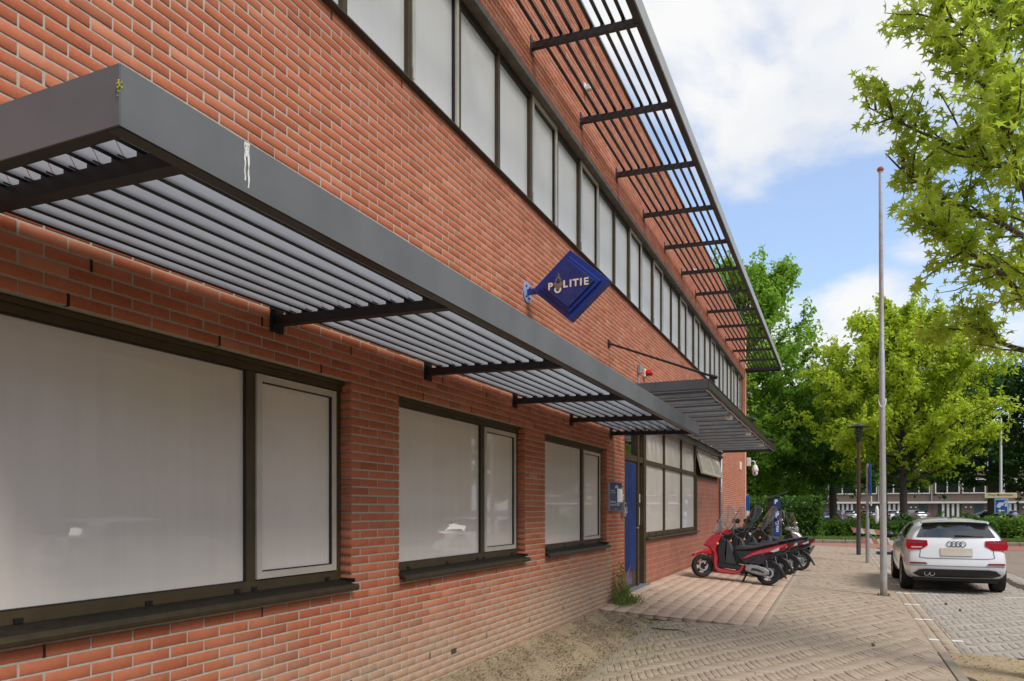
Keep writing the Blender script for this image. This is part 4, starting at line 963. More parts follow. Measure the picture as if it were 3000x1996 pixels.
def scooter(label, loc, paint, rz=0.0, tilt=0.0, shield=(.60, .25, 'clear'), rear_mat=None, spokes=5, rim='plast', retro=False, accent=None, steer=34):
    t = thing('motor_scooter', label, 'scooter', loc, rz, 'scooters parked in front of the police station')
    t.rotation_euler = (R(-6), tilt, rz)
    P = M[paint]; Q = rear_mat or P
    ST = Matrix.Translation((.30, 0, 0)) @ Matrix.Rotation(R(steer), 4, 'Z') @ Matrix.Translation((-.30, 0, 0))
    I4 = Matrix()
    def sl(pts, hw, nm, mat, ch=.02, y=None, sm=35, T=I4):
        a, b = y if y else (-hw, hw); return MB().prism(pts, a, b, 'y', ch).xf(T).build(nm, mat, t, sm)
    r = .235 if not retro else .215
    wheel(t, 0, r, r, .11, spokes, rim, True, ST); wheel(t, 1.33, r, r, .12, spokes, rim)
    sl([(-.245, .40), (-.22, .46), (-.10, .535), (.06, .60), (.17, .62), (.25, .52), (.29, .36), (.25, .32), (.20, .42), (.10, .475), (-.04, .49), (-.15, .45)], .075, 'front_mudguard', P, .018, T=ST)
    for s in (-1, 1): MB().tube([(.27, s*.065, .64), (.01, s*.085, r)], .017, 8).xf(ST).build('fork_leg', M['plast'], t, True)
    sl([(.02, .665), (.08, .78), (.18, .885), (.34, .935), (.385, .90), (.32, .74), (.285, .60), (.345, .43), (.335, .31), (.40, .235), (.70, .215), (.76, .255), (.80, .32), (.88, .355), (.86, .27), (.80, .17), (.70, .125), (.38, .125), (.285, .20), (.245, .36), (.225, .52), (.14, .625)], .175, 'leg_shield', P, .03)
    sl([(.37, .89), (.47, .80), (.46, .56), (.50, .32), (.35, .32), (.35, .43), (.292, .60), (.33, .74)], .15, 'inner_shield', M['plast'], .02)
    sl([(.35, .245), (.80, .235), (.82, .315), (.36, .33)], .18, 'floorboard', M['plast'], .01)
    sl([(.47, .84), (.56, .76), (.63, .60), (.68, .42), (.72, .32), (.48, .32)], .12, 'leg_cover', M['seat'], .03)
    sl([(.64, .62), (.76, .44), (.86, .36), (1.24, .42), (1.30, .56), (.95, .63)], .15, 'underseat_panel', M['plast'], .02)
    sl([(.63, .615), (.645, .69), (.72, .735), (.86, .745), (1.00, .752), (1.13, .79), (1.26, .84), (1.41, .875), (1.47, .86), (1.42, .81), (1.10, .70), (.88, .635)], .135, 'seat', M['seat'], .035)
    sl([(.79, .45), (.88, .545), (1.0, .62), (1.20, .705), (1.45, .80), (1.62, .855), (1.63, .82), (1.55, .745), (1.38, .665), (1.20, .60), (1.02, .535), (.92, .475)], .165, 'rear_panel', Q, .025)
    sl([(1.18, .575), (1.36, .655), (1.52, .735), (1.54, .66), (1.40, .57), (1.25, .53)], .13, 'tail_underside', M['plast'], .02)
    sl([(1.49, .775), (1.635, .845), (1.60, .75), (1.52, .70)], .15, 'tail_light', M['redlens'], .015)
    for s in (-1, 1): sl([(1.32, .665), (1.49, .768), (1.50, .705), (1.40, .655)], 0, 'rear_indicator', M['clearlens'], .006, (s*.168-.01, s*.168+.01))
    sl([(1.16, .53), (1.35, .52), (1.52, .44), (1.60, .33), (1.70, .17), (1.665, .165), (1.57, .27), (1.48, .39), (1.34, .47), (1.17, .49)], .065, 'rear_mudguard', M['plast'], .012)
    sl([(.88, .275), (.91, .345), (.98, .37), (1.10, .365), (1.25, .335), (1.345, .285), (1.355, .215), (1.28, .175), (1.15, .175), (1.0, .205), (.90, .235)], 0, 'engine_cover', M['alloy'], .018, (-.19, -.09))
    sl([(1.0, .245), (1.1, .25), (1.26, .22), (1.25, .255), (1.12, .30), (1.02, .305)], 0, 'engine_badge', M['plast'], .004, (-.195, -.188))
    sl([(.92, .385), (1.00, .46), (1.10, .50), (1.22, .495), (1.245, .40), (1.10, .375)], 0, 'air_filter_box', M['plast'], .02, (-.18, -.08))
    sl([(.80, .16), (1.3, .22), (1.25, .36), (.85, .32)], .085, 'engine_block', M['cap'], .02)
    sp = [(1.24+.10*i/40, -.125+.022*math.sin(i*1.2), .545-.27*i/40+.022*math.cos(i*1.2)) for i in range(41)]
    MB().tube(sp, .008, 5).build('shock_spring', M['plast'], t, True); MB().tube([(1.24, -.125, .55), (1.34, -.125, .26)], .012, 6).build('shock_rod', M['galv'], t)
    st = MB(); st.tube([(.93, .1, .20), (.86, .17, .01)], .014, 6); st.tube([(.93, -.1, .20), (.86, -.17, .01), (.95, -.25, .005)], .014, 6); st.build('centre_stand', M['cap'], t, True)
    MB().tube([(.9, .13, .22), (1.1, .16, .18), (1.55, .17, .30)], [.02, .05, .055], 10).build('exhaust', M['cap'], t, True)
    sl([(.20, .925), (.26, 1.00), (.38, 1.055), (.50, 1.05), (.545, .985), (.46, .93), (.34, .905)], .115, 'handlebar_cowl', P, .03, T=ST)
    MB().tube([(.50, -.36, 1.03), (.47, -.14, 1.02), (.45, 0, 1.0), (.47, .14, 1.02), (.50, .36, 1.03)], .014, 8).xf(ST).build('handlebar', M['plast'], t, True)
    for s in (-1, 1):
        MB().tube([(.50, s*.22, 1.028), (.505, s*.37, 1.032)], .019, 10).xf(ST).build('grip', M['plast'], t)
        MB().tube([(.45, s*.24, 1.015), (.40, s*.38, 1.01)], .007, 6).xf(ST).build('brake_lever', M['galv'], t)
        m = MB(); m.tube([(.44, s*.22, 1.03), (.46, s*.30, 1.13), (.48, s*.34, 1.19)], .007, 6); m.xf(ST).build('mirror_stem', M['plast'] if not retro else M['chrome'], t, True)
        MB().ball((.48, s*.37, 1.215), (.028, .085, .052), 12, 8).xf(ST).build('mirror', M['plast'] if not retro else M['chrome'], t, True)
        MB().ball((.305, s*.168, .715), (.032, .018, .030), 10, 8).build('front_indicator', M['orange'], t, True)
    sl([(.015, .68), (.075, .785), (.165, .875), (.205, .87), (.13, .76), (.08, .67)], .13, 'headlight', M['clearlens'] if not retro else P, .02)
    if retro: MB().ball((.22, 0, .98), (.05, .08, .08), 14, 10).xf(ST).build('round_headlight', M['clearlens'], t, True)
    if shield:
        hh, lean, mt = shield; g = MB(); nu, nv = 10, 10
        for j in range(nv+1):
            v = j/nv; z = .93+hh*v; hw = (.215+.06*math.sin(v*PI*.7))*(1 if v < .75 else math.sqrt(max(.0, 1-((v-.75)/.25)**2*.80)))
            for i in range(nu+1):
                yy = (i/nu*2-1)*hw; g.v.append((.20+lean*v+1.15*yy*yy, yy, z-(.06*(yy/.25)**2 if v > .8 else 0)))
        g.f = [(j*(nu+1)+i, j*(nu+1)+i+1, (j+1)*(nu+1)+i+1, (j+1)*(nu+1)+i) for j in range(nv) for i in range(nu)]
        so = g.xf(ST).build('windscreen', M[mt], t, True, False); md = so.modifiers.new('thick', 'SOLIDIFY'); md.thickness = .004
        rim_ = [(.20+lean*j/nv+1.15*((.215+.06*math.sin(j/nv*PI*.7)))**2-.0, -(.215+.06*math.sin(j/nv*PI*.7))*(1 if j/nv < .75 else math.sqrt(max(0, 1-((j/nv-.75)/.25)**2*.8))), .93+hh*j/nv) for j in range(nv-1)]
        for s in (-1, 1): MB().tube([(.45, s*.10, 1.03), (.33, s*.12, 1.16), (.22+lean*.5, s*.10, .93+hh*.45)], .006, 6).xf(ST).build('screen_stay', M['plast'], t, True)
    if accent: sl([(.90, .50), (1.05, .575), (1.30, .66), (1.28, .61), (1.05, .53)], 0, 'side_flash', accent, .004, (-.178, -.164))
    return t
TL = math.atan(.091)
scooter('red scooter with clear windscreen parked nearest the viewer', (.55, 15.55, Pf(.55, 15.5)+.004), 'scred', R(3), TL, (.60, .27, 'clear'))
scooter('black scooter with clear windscreen directly behind the red scooter', (.62, 17.1, Pf(.62, 17)+.004), 'scblack', R(-2), TL, (.60, .25, 'clear'))
scooter('black scooter with tall smoked windscreen, third from the viewer', (.75, 18.5, Pf(.75, 18.5)+.004), 'scblack', R(2), TL, (.66, .34, 'smoke'), accent=M['galv'])
scooter('black scooter with red flash and spoked wheels, fourth from the viewer', (.95, 20.3, Pf(.95, 20)+.004), 'scblack', R(-3), TL, (.66, .36, 'clear'), M['scblack'], 9, 'alloy', accent=M['scred'])
scooter('silver retro scooter facing the street, farthest of the parked scooters', (2.28, 23.1, -.055), 'scsilver', R(180), -.02, (.55, .18, 'clear'), None, 5, 'plast', True)

# ------------------------------------------------------------------ cars
M['carwhite'] = pm('white_car_paint', (.76, .76, .755), None, 3, .28, 0, coat=1.0, coatr=.03)
M['carglass'] = glass_mat('car_glass', (.008, .009, .010), .03)
M['wsglass'] = pm('windscreen_glass', (.02, .022, .024), None, 5, .45, spec=.4)
M['plate'] = pm('blank_plate', (.50, .42, .32), (.56, .51, .42), 3, .5)
CL, CW = 4.19, .895
# section points: half width, height, extra y at the tail (measured from the rear bumper)
def car_section(s):
    """s = metres from the rear face, returns list of (x,z)"""
    I = lambda xs, ys: float(np.interp(s, xs, ys))
    belt = I((0, .5, 2.9, 3.3, 4.19), (1.02, 1.03, .98, .96, .74)); top = I((0, .45, .9, 1.7, 2.3, 2.75, 3.25, 4.19), (1.37, 1.405, 1.45, 1.475, 1.44, 1.30, .985, .76))
    hw = I((0, .25, .7, 1.3, 3.2, 3.8, 4.19), (.80, .86, .895, .895, .895, .86, .72)); xr = I((0, .5, 1.5, 2.5, 3.25, 4.19), (.56, .60, .63, .60, .70, .62)); zb = I((0, .3, .6, 3.7, 4.19), (.30, .25, .20, .20, .26))
    cab = 1 if s < 3.25 else 0
    zr = top-.075 if cab else belt+.01; gm = (belt+zr)/2
    pts = [(hw*.80, zb), (hw*.96, zb+.045), (hw*.995, .46), (hw, .60), (hw*.985, .82), (hw*.94, belt), ((hw*.94+xr)/2+.035, gm), (xr, zr), (xr*.62, zr+(top-zr)*.78), (0, top)]
    return pts
tail_y = [.16, .07, .0, .0, .075, .135, .245, .345, .315, .30]
axles = (.80, 3.39); AR, AZ = .375, .335
stations = sorted(set([0.0, .06, .14, .24, .34] + [round(a+d, 3) for a in axles for d in np.linspace(-.42, .42, 15)] + list(np.arange(1.3, 3.0, .17).round(3)) + [3.1, 3.25, 3.85, 3.95, 4.05, 4.13, 4.19]))
def arch(s):
    for a in axles:
        if abs(s-a) < AR: return AZ+math.sqrt(AR*AR-(s-a)**2)
    return 0
def car_half():
    rows = []
    for s in stations:
        pts = car_section(s); ar = arch(s); row = []
        for k, (x, z) in enumerate(pts):
            if k <= 3 and ar > z-.02: z = max(z, ar+.010*k)
            f = max(0, 1-s/.8); y = s+tail_y[k]*f*(1 if s < .8 else 0)
            if k == 4: z = max(z, ar+.05) if ar else z
            nf = max(0, (s-3.6)/.59); y -= nf*nf*.18*(1 if k < 2 else .0); row.append((x, y, z))
        rows.append(row)
    return rows
def tail_surface(x, z):
    """y of the rear face at x,z"""
    pts = car_section(0.0); zs = [p[1] for p in pts]; k = np.interp(z, zs, range(len(zs))); i = min(int(k), len(zs)-2); f = k-i
    y = tail_y[i]*(1-f)+tail_y[i+1]*f; xe = pts[i][0]*(1-f)+pts[i+1][0]*f; return y-.085*(1-min(1, (abs(x)/max(xe, .05)))**2.6), xe
def side_surface(s, z):
    pts = car_section(s)[2:8]; zs = [p[1] for p in pts]; return float(np.interp(z, zs, [p[0] for p in pts]))
def make_car(label, loc, rz, paint, group=None, hero=True):
    t = thing('parked_car', label, 'car', loc, rz, group)
    rows = car_half(); n = len(rows[0]); mb = MB()
    for sgn in (1, -1):
        b = len(mb.v); mb.v += [(sgn*x, y, z) for r_ in rows for (x, y, z) in r_]
        mb.f += [(b+i*n+k, b+i*n+k+1, b+(i+1)*n+k+1, b+(i+1)*n+k) for i in range(len(rows)-1) for k in range(n-1)]
    for end, row in ((0, rows[0]), (1, rows[-1])):
        b = len(mb.v); m = 12
        for (x, y, z) in row:
            for i in range(m+1):
                q = i/m*2-1; bul = (1-abs(q)**2.6)*(.085 if end == 0 else -.12); mb.v.append((x*q, y-bul, z))
        mb.f += [(b+k*(m+1)+i, b+k*(m+1)+i+1, b+(k+1)*(m+1)+i+1, b+(k+1)*(m+1)+i) for k in range(n-1) for i in range(m)]
    me = mb.mesh('body', paint, False, False); bm = bmesh.new(); bm.from_mesh(me); bmesh.ops.remove_doubles(bm, verts=bm.verts, dist=.0015); bmesh.ops.recalc_face_normals(bm, faces=bm.faces); bm.to_mesh(me); bm.free()
    me.shade_smooth(); me.set_sharp_from_angle(angle=R(50)); bo = obj('body', me, t)
    sm = bo.modifiers.new('s', 'SUBSURF'); sm.levels = sm.render_levels = 1
    MB().cbox(-.72, .72, .22, 3.95, .20, .55, .03).build('underbody', M['cap'], t)
    def tailpatch(poly, nm, mat, off, par=t, thick=.02, nx=1):
        pts = []
        for i in range(len(poly)):
            a, b = Vector(poly[i]), Vector(poly[(i+1) % len(poly)])
            m_ = max(1, int(abs(b.x-a.x)/.12)); pts += [a.lerp(b, j/m_) for j in range(m_)]
        # strips: split the outline into lower and upper chains over x
        xs = sorted({round(p.x, 4) for p in pts}); g = MB(); prev = None
        def span(x):
            zs = []
            for i in range(len(poly)):
                (x1, z1), (x2, z2) = poly[i], poly[(i+1) % len(poly)]
                if min(x1, x2)-1e-6 <= x <= max(x1, x2)+1e-6:
                    if abs(x2-x1) < 1e-6: zs += [z1, z2]
                    else: zs.append(z1+(z2-z1)*(x-x1)/(x2-x1))
            return min(zs), max(zs)
        V = []; K = 5
        for x in xs:
            lo, hi = span(x)
            for j in range(K):
                z = lo+(hi-lo)*j/(K-1); y = tail_surface(x, z)[0]-off; V.append((x, y, z))
        N = len(V); V2 = [(x, y+thick, z) for x, y, z in V]; fs = []
        for i in range(len(xs)-1):
            for j in range(K-1): q = i*K+j; fs += [(q, q+1, q+K+1, q+K), (N+q, N+q+K, N+q+K+1, N+q+1)]
        for i in range(len(xs)-1):
            for j in (0, K-1): q = i*K+j; fs.append((q, q+K, N+q+K, N+q))
        for j in range(K-1):
            for i in (0, len(xs)-1): q = i*K+j; fs.append((q, q+1, N+q+1, N+q))
        g.add(V+V2, fs); return g.build(nm, mat, par, 40)
    tailpatch([(-.66, 1.085), (.66, 1.085), (.565, 1.275), (.50, 1.325), (-.50, 1.325), (-.565, 1.275)], 'rear_window', M['carglass'], .012)
    tailpatch([(-.575, 1.285), (.575, 1.285), (.535, 1.362), (-.535, 1.362)], 'spoiler_underside', M['cap'], .022)
    g = MB(); V = []
    for i in range(13):
        q = i/12*2-1; x = q*.57; bul = .085*(1-abs(q)**2.6)
        V += [(x, .42, 1.392+.035*(1-q*q)), (x, .205-bul+.035, 1.372+.028*(1-q*q)), (x, .205-bul+.035, 1.355+.028*(1-q*q)), (x, .42, 1.33)]
    g.add(V, [(i*4+k, i*4+(k+1) % 4, (i+1)*4+(k+1) % 4, (i+1)*4+k) for i in range(12) for k in range(4)]+[(0, 1, 2, 3), (48, 51, 50, 49)]); g.build('roof_spoiler', paint, t, 40)
    for s in (-1, 1):
        L = tailpatch([(s*.485, 1.02), (s*.835, 1.035), (s*.85, .92), (s*.83, .845), (s*.60, .845), (s*.475, .925)], 'tail_light', M['redlens'], .016)
        tailpatch([(s*.55, .995), (s*.81, 1.0), (s*.815, .965), (s*.54, .962)], 'light_bar', pm('dark_red_lens', (.12, .002, .004), None, 5, .2, coat=1) if 'dkred' not in M else M['dkred'], .021, L)
        tailpatch([(s*.56, .90), (s*.80, .90), (s*.79, .875), (s*.60, .875)], 'reversing_lens', M['clearlens'] if s < 0 else M['redlens'], .021, L)
        tailpatch([(s*.52, .60), (s*.78, .60), (s*.80, .57), (s*.49, .57)], 'reflector', pm('reflector_red', (.20, .006, .008), None, 5, .3, coat=.6) if 'rfl' not in M else M['rfl'], .012)
    tailpatch([(-.265, .735), (.265, .735), (.265, .875), (-.265, .875)], 'number_plate', M['plate'], .022)
    tailpatch([(-.60, .31), (.60, .31), (.735, .37), (.64, .455), (.52, .475), (-.52, .475), (-.64, .455), (-.735, .37)], 'diffuser', M['plast'], .016)
    tailpatch([(-.50, .685), (.50, .685), (.62, .70), (.62, .694), (.50, .678), (-.50, .678), (-.62, .694), (-.62, .70)], 'tailgate_gap', M['cap'], .004, t, .006)
    for s in (-1, 1): tailpatch([(s*.615, .70), (s*.625, .70), (s*.607, .842), (s*.597, .842)], 'tailgate_gap', M['cap'], .004, t, .006)
    tailpatch([(-.80, .535), (.80, .535), (.80, .541), (-.80, .541)], 'bumper_line', M['plast'], .003, t, .006)  # thin dark strip laid across the bumper face
    if hero:
        for k in range(4):
            n2 = 22; cx = -.108+k*.072; vs = []; 
            for i in range(n2):
                a = 2*PI*i/n2
                for j in range(6):
                    b_ = 2*PI*j/6; rr = .049+.0058*math.cos(b_); x = cx+rr*math.cos(a); z = .955+rr*math.sin(a); vs.append((x, tail_surface(x, z)[0]-.010+.0058*math.sin(b_), z))
            MB().add(vs, [(i*6+j, ((i+1) % n2)*6+j, ((i+1) % n2)*6+(j+1) % 6, i*6+(j+1) % 6) for i in range(n2) for j in range(6)]).build('emblem_ring', M['cap'], t, True)
        for x in (-.50, -.41):
            y = tail_surface(x, .385)[0]-.03; p = MB().lathe([(.036, 0), (.045, 0), (.045, .1), (.036, .1), (.036, .0)], (x, y, .385), 'y', 20, False); p.build('exhaust_tip', M['chrome'], t, 40); MB().lathe([(.036, .012), (.036, .05)], (x, y, .385), 'y', 16).build('exhaust_bore', M['cap'], t)
        w_ = MB(); y1 = tail_surface(.0, 1.10)[0]; w_.tube([(-.02, y1-.035, 1.105), (.12, y1-.03, 1.115), (.30, tail_surface(.3, 1.1)[0]-.03, 1.105), (.46, tail_surface(.46, 1.1)[0]-.03, 1.10)], [.022, .016, .009, .006], 8); w_.build('rear_wiper', M['plast'], t, True)
        MB().prism([(-.02, 0), (.09, 0), (.05, .03), (.0, .06)], -.02, .02, 'x', .006).xf(Matrix.Translation((0, .72, 1.445))).build('antenna_fin', M['cap'], t)
    for s in (-1, 1):
        # side glass, doors' gaps, mirror, handles
        def sidepatch(poly, nm, mat, off, K=4, thick=.012, par=t):
            xs = sorted({round(p[0], 3) for p in poly}); xx = []
            for a, b in zip(xs[:-1], xs[1:]): m_ = max(1, int((b-a)/.15)); xx += [a+(b-a)*j/m_ for j in range(m_)]
            xx.append(xs[-1]); V = []
            for y in xx:
                zs = []
                for i in range(len(poly)):
                    (x1, z1), (x2, z2) = poly[i], poly[(i+1) % len(poly)]
                    if min(x1, x2)-1e-6 <= y <= max(x1, x2)+1e-6: zs += [z1, z2] if abs(x2-x1) < 1e-6 else [z1+(z2-z1)*(y-x1)/(x2-x1)]
                lo, hi = min(zs), max(zs)
                for j in range(K):
                    z = lo+(hi-lo)*j/(K-1); f = max(0, 1-y/.8); V.append((s*(side_surface(y, z)+off), y+(0.0), z))
            N = len(V); V2 = [(x-s*thick, y, z) for x, y, z in V]; fs = []
            for i in range(len(xx)-1):
                for j in range(K-1): q = i*K+j; fs += [(q, q+1, q+K+1, q+K), (N+q, N+q+K, N+q+K+1, N+q+1)]
                for j in (0, K-1): q = i*K+j; fs.append((q, q+K, N+q+K, N+q))
            return MB().add(V+V2, fs).build(nm, mat, par, 40)
        sidepatch([(.56, 1.055), (.95, 1.055), (.95, 1.345), (.78, 1.305)], 'side_window', M['carglass'], .010)
        sidepatch([(1.00, 1.05), (1.85, 1.035), (1.85, 1.385), (1.00, 1.352)], 'side_window', M['carglass'], .010)
        sidepatch([(1.90, 1.035), (2.85, 1.01), (2.62, 1.23), (2.25, 1.355), (1.90, 1.383)], 'side_window', M['carglass'], .010)
        for y in (.98, 1.88, 2.92): sidepatch([(y, .32), (y+.012, .32), (y+.012, .99), (y, .99)], 'door_gap', M['cap'], .002, 6, .006)
        for y in (1.12, 2.02): sidepatch([(y, .875), (y+.20, .875), (y+.20, .905), (y, .905)], 'door_handle', paint, .030, 3, .03)
        MB().ball((s*1.0, 2.72, 1.04), (.12, .075, .075), 12, 8).build('side_mirror', M['plast'], t, True)
        sidepatch([(1.22, .235), (2.98, .235), (2.98, .30), (1.22, .30)], 'sill_trim', M['plast'], -.0, 3, .02) if False else None
        for a in axles:
            wv = MB(); r_ = .335; n2 = 28; prof = [(r_*.68, -.08), (r_*.93, -.112), (r_, -.08), (r_, .08), (r_*.93, .112), (r_*.68, .08)]
            vs = [(s*.785+h, a+q*math.cos(2*PI*k/n2), .335+q*math.sin(2*PI*k/n2)) for q, h in prof for k in range(n2)]
            wv.add(vs, [(i*n2+k, i*n2+(k+1) % n2, ((i+1) % 6)*n2+(k+1) % n2, ((i+1) % 6)*n2+k) for i in range(6) for k in range(n2)]); wo = wv.build('wheel', M['tyre'], t, 40)
            rm = MB().lathe([(r_*.69, .0), (r_*.69, .085), (r_*.64, .095), (r_*.62, .05), (.03, .06)], (0, 0, 0), 'x', 24)
            for k in range(5):
                an = 2*PI*k/5; rm.prism([(math.cos(an+.25)*.05, math.sin(an+.25)*.05), (math.cos(an+.12)*r_*.64, math.sin(an+.12)*r_*.64), (math.cos(an-.12)*r_*.64, math.sin(an-.12)*r_*.64), (math.cos(an-.25)*.05, math.sin(an-.25)*.05)], .055, .09, 'x')
            rm.xf(Matrix.Translation((s*.795, a, .335)) @ Matrix.Diagonal((s, 1, 1, 1))); rm.build('rim', M['alloy'], wo, 40)
    # windscreen and front lamps
    ws = MB(); V = []
    for (sv, k0) in ((2.42, 0), (2.62, 0), (2.82, 0), (3.02, 0), (3.2, 0)):
        p = car_section(sv); xr, zr = p[7]; top = p[9][1]
        for i in range(9):
            q = i/8*2-1; V.append((q*xr*.93, sv, top-(top-zr)*abs(q)**2.2+.012))
    ws.add(V, [(j*9+i, j*9+i+1, (j+1)*9+i+1, (j+1)*9+i) for j in range(4) for i in range(8)]); ws.build('windscreen', M['wsglass'], t, True)
    return t
M['dkred'] = pm('dark_red_lens', (.10, .002, .004), None, 5, .2, coat=1); M['rfl'] = pm('reflector_red', (.22, .006, .008), None, 5, .3, coat=.6)
hero = make_car('white compact car parked in the bay by the flag pole', (5.25, 16.35, -.12), R(0), M['carwhite'])
# ------------------------------------------------------------------ plants
def leaf_mat(name, ca, cb, trans=.45):
    t = NT(name); r = t.rnd(); c = t.mix(r, ca, cb)
    gl = t.n('ShaderNodeBsdfPrincipled', {'Base Color': c, 'Roughness': .5, 'Specular IOR Level': .25})
    tl = t.n('ShaderNodeBsdfTranslucent', {'Color': t.mix(.5, c, tuple(min(1, x*1.9) for x in cb))})
    m = t.n('ShaderNodeMixShader', {0: trans, 1: gl.outputs[0], 2: tl.outputs[0]}); t.t.links.new(m.outputs[0], t.out.inputs[0]); return t.m
M['leaf_near'] = leaf_mat('sweetgum_leaf', (.28, .40, .035), (.45, .53, .065), .6)
M['leaf_mid'] = leaf_mat('lime_green_leaf', (.30, .42, .025), (.47, .55, .045), .55)
M['leaf_dark'] = leaf_mat('dark_green_leaf', (.075, .17, .020), (.13, .26, .035), .42)
M['leaf_green'] = leaf_mat('fresh_green_leaf', (.15, .29, .025), (.27, .42, .045), .5)
M['leaf_deep'] = leaf_mat('deep_green_leaf', (.032, .085, .014), (.065, .145, .022), .32)
M['leaf_hedge'] = leaf_mat('hedge_leaf', (.055, .13, .018), (.105, .20, .03), .3)
M['leaf_shrub'] = leaf_mat('shrub_leaf', (.09, .19, .022), (.18, .29, .04), .4)
M['grass'] = leaf_mat('grass_blade', (.10, .17, .03), (.20, .26, .07), .35)
M['dry'] = leaf_mat('dry_stalk', (.28, .20, .09), (.36, .27, .14), .3)
M['bark'] = pm('grey_brown_bark', (.085, .062, .042), (.13, .10, .07), 9, .95, 0, .9, 30)
M['bark_dark'] = pm('dark_bark', (.045, .034, .024), (.065, .05, .036), 9, .95, 0, .8, 30)
STAR = [(0, -.02)]
for k in range(5):
    a = R(-126+63*k)
    L = (.42, .50, .56, .50, .42)[k]
    if k: b = R(-126+63*k-31.5); STAR.append((.17*math.sin(b), .17*math.cos(b)+.12))
    for da, l in ((-.16, .62), (0, 1.0), (.16, .62)): STAR.append((L*l*math.sin(a+da), L*l*math.cos(a+da)+.12))
STAR = np.array([(x, y, -.25*x*x-.12*y*y) for x, y in STAR]); nS = len(STAR)
DIAM = np.array([(0, 0, 0), (.30, .45, .05), (0, 1, -.12), (-.30, .45, .05)])
def leaves(P, size, shape, normals=None, droop=.4):
    """P: n x 3 points -> vertices, faces of one leaf each"""
    n = len(P); m = len(shape); S = size*rng.uniform(.72, 1.25, n)
    d = rng.normal(0, 1, (n, 3)); d[:, 2] -= droop; d /= np.linalg.norm(d, axis=1)[:, None]          # pointing direction
    nn = rng.normal(0, .55, (n, 3)); nn[:, 2] += .8
    nn -= d*(nn*d).sum(1)[:, None]; nn /= np.linalg.norm(nn, axis=1)[:, None]+1e-9
    sd_ = np.cross(d, nn)
    V = P[:, None, :]+S[:, None, None]*(shape[None, :, 0, None]*sd_[:, None, :]+shape[None, :, 1, None]*d[:, None, :]+shape[None, :, 2, None]*nn[:, None, :])
    F = np.arange(n*m).reshape(n, m); return V.reshape(-1, 3), F
def foliage(name, P, size, shape, mat, parent, droop=.4):
    P = np.array(P); V, F = leaves(P, size, shape, None, droop); return obj(name, np_mesh(name, V, F, mat), parent)
def rv(): 
    v = Vector((random.gauss(0, 1), random.gauss(0, 1), random.gauss(0, 1))); return v.normalized()
def grow(mb, p, d, L, r, segs, wob, up=0.0):
    pts = [p.copy()]; q = p.copy(); dd = d.normalized()
    for i in range(segs):
        dd = (dd+rv()*wob+Vector((0, 0, up))).normalized(); q = q+dd*(L/segs); pts.append(q.copy())
    mb.tube(pts, [r*(1-.78*i/segs) for i in range(segs+1)], 6 if r < .03 else 9, False); return pts
def tree(name, label, loc, H, z0, R0, nl, ntw, lpt, leaf, shape, lmat, bmat, tr, group=None, up=.18, tops=0, seed=1, shape_fn=None, keep=None, name_leaf='crown', trunk_lean=(0, 0)):
    """trunk to height H, limbs from z0 upwards with reach R0*profile; twigs carry the leaves"""
    random.seed(seed)
    t = thing(name, label, 'tree', loc, 0, group); tm = MB(); P = []
    tp = [Vector((trunk_lean[0]*h/H+(.02*H*.1*math.sin(h*1.7) if h else 0), trunk_lean[1]*h/H+(.02*H*.1*math.cos(h*1.3) if h else 0), h)) for h in np.linspace(0, H, 12)]
    tm.tube(tp, [tr*(1.25 if i == 0 else 1-.88*i/11) for i in range(12)], 14)
    lm = MB()
    def at(h):
        i = min(10, int(h/H*11)); f = h/H*11-i; return tp[i].lerp(tp[i+1], f)
    for k in range(nl):
        f = (k+random.random()*.8)/nl; h = z0+(H*.97-z0)*f; a = k*2.399+random.uniform(-.4, .4)
        prof = shape_fn(f) if shape_fn else (math.sin(PI*min(1, .18+.82*f))**.7)
        L = R0*max(.12, prof)*random.uniform(.8, 1.12)
        el = up+.55*f; d = Vector((math.cos(a), math.sin(a), el))
        for tries in range(6):
            tmp = MB(); pts = grow(tmp, at(h), d, L, tr*(.21 if tr < .2 else .34)*(1-.6*f)+.006, 7, .16, .03)
            if not keep or all(keep(tuple(p)) for p in pts): break
            L *= .78
        lm.add(tmp.v, tmp.f)
        for j in range(ntw):
            q = random.uniform(.18, 1.0); i = min(6, int(q*7)); b = pts[i].lerp(pts[i+1], q*7-i)
            dd = (rv()*.85+(pts[i+1]-pts[i]).normalized()*.8+Vector((0, 0, .15))).normalized()
            tl = L*random.uniform(.20, .42)*(1.1-.5*q)
            tmp = MB(); tw = grow(tmp, b, dd, tl, .006+tr*.05, 4, .28, .02)
            if keep and not all(keep(tuple(p)) for p in tw): continue
            lm.add(tmp.v, tmp.f)
            for m in range(lpt):
                g = random.uniform(.1, 1.05); i2 = min(3, int(g*4)); c = tw[i2].lerp(tw[i2+1], g*4-i2)+rv()*leaf*random.uniform(.2, 1.0)
                P.append((c.x, c.y, c.z))
    for k in range(tops):                                   # long upright leaders with sparse leaves
        a = random.uniform(0, 2*PI); rr = R0*random.uniform(.1, .55); b = Vector((rr*math.cos(a), rr*math.sin(a), H*random.uniform(.72, .9)))
        pts = grow(lm, b, Vector((.1*math.cos(a), .1*math.sin(a), 1)), H*random.uniform(.18, .34), .02, 6, .06)
        for m in range(lpt*5):
            q = random.random(); i = min(5, int(q*6)); c = pts[i].lerp(pts[i+1], q*6-i)+rv()*leaf*random.uniform(.3, 1.7)*(1.2-.5*q); P.append((c.x, c.y, c.z))
    if keep: P = [p for p in P if keep(p)]
    tm.build('trunk', bmat, t, True); lm.build('limbs', bmat, t, True)
    foliage(name_leaf, P, leaf, shape, lmat, t); return t

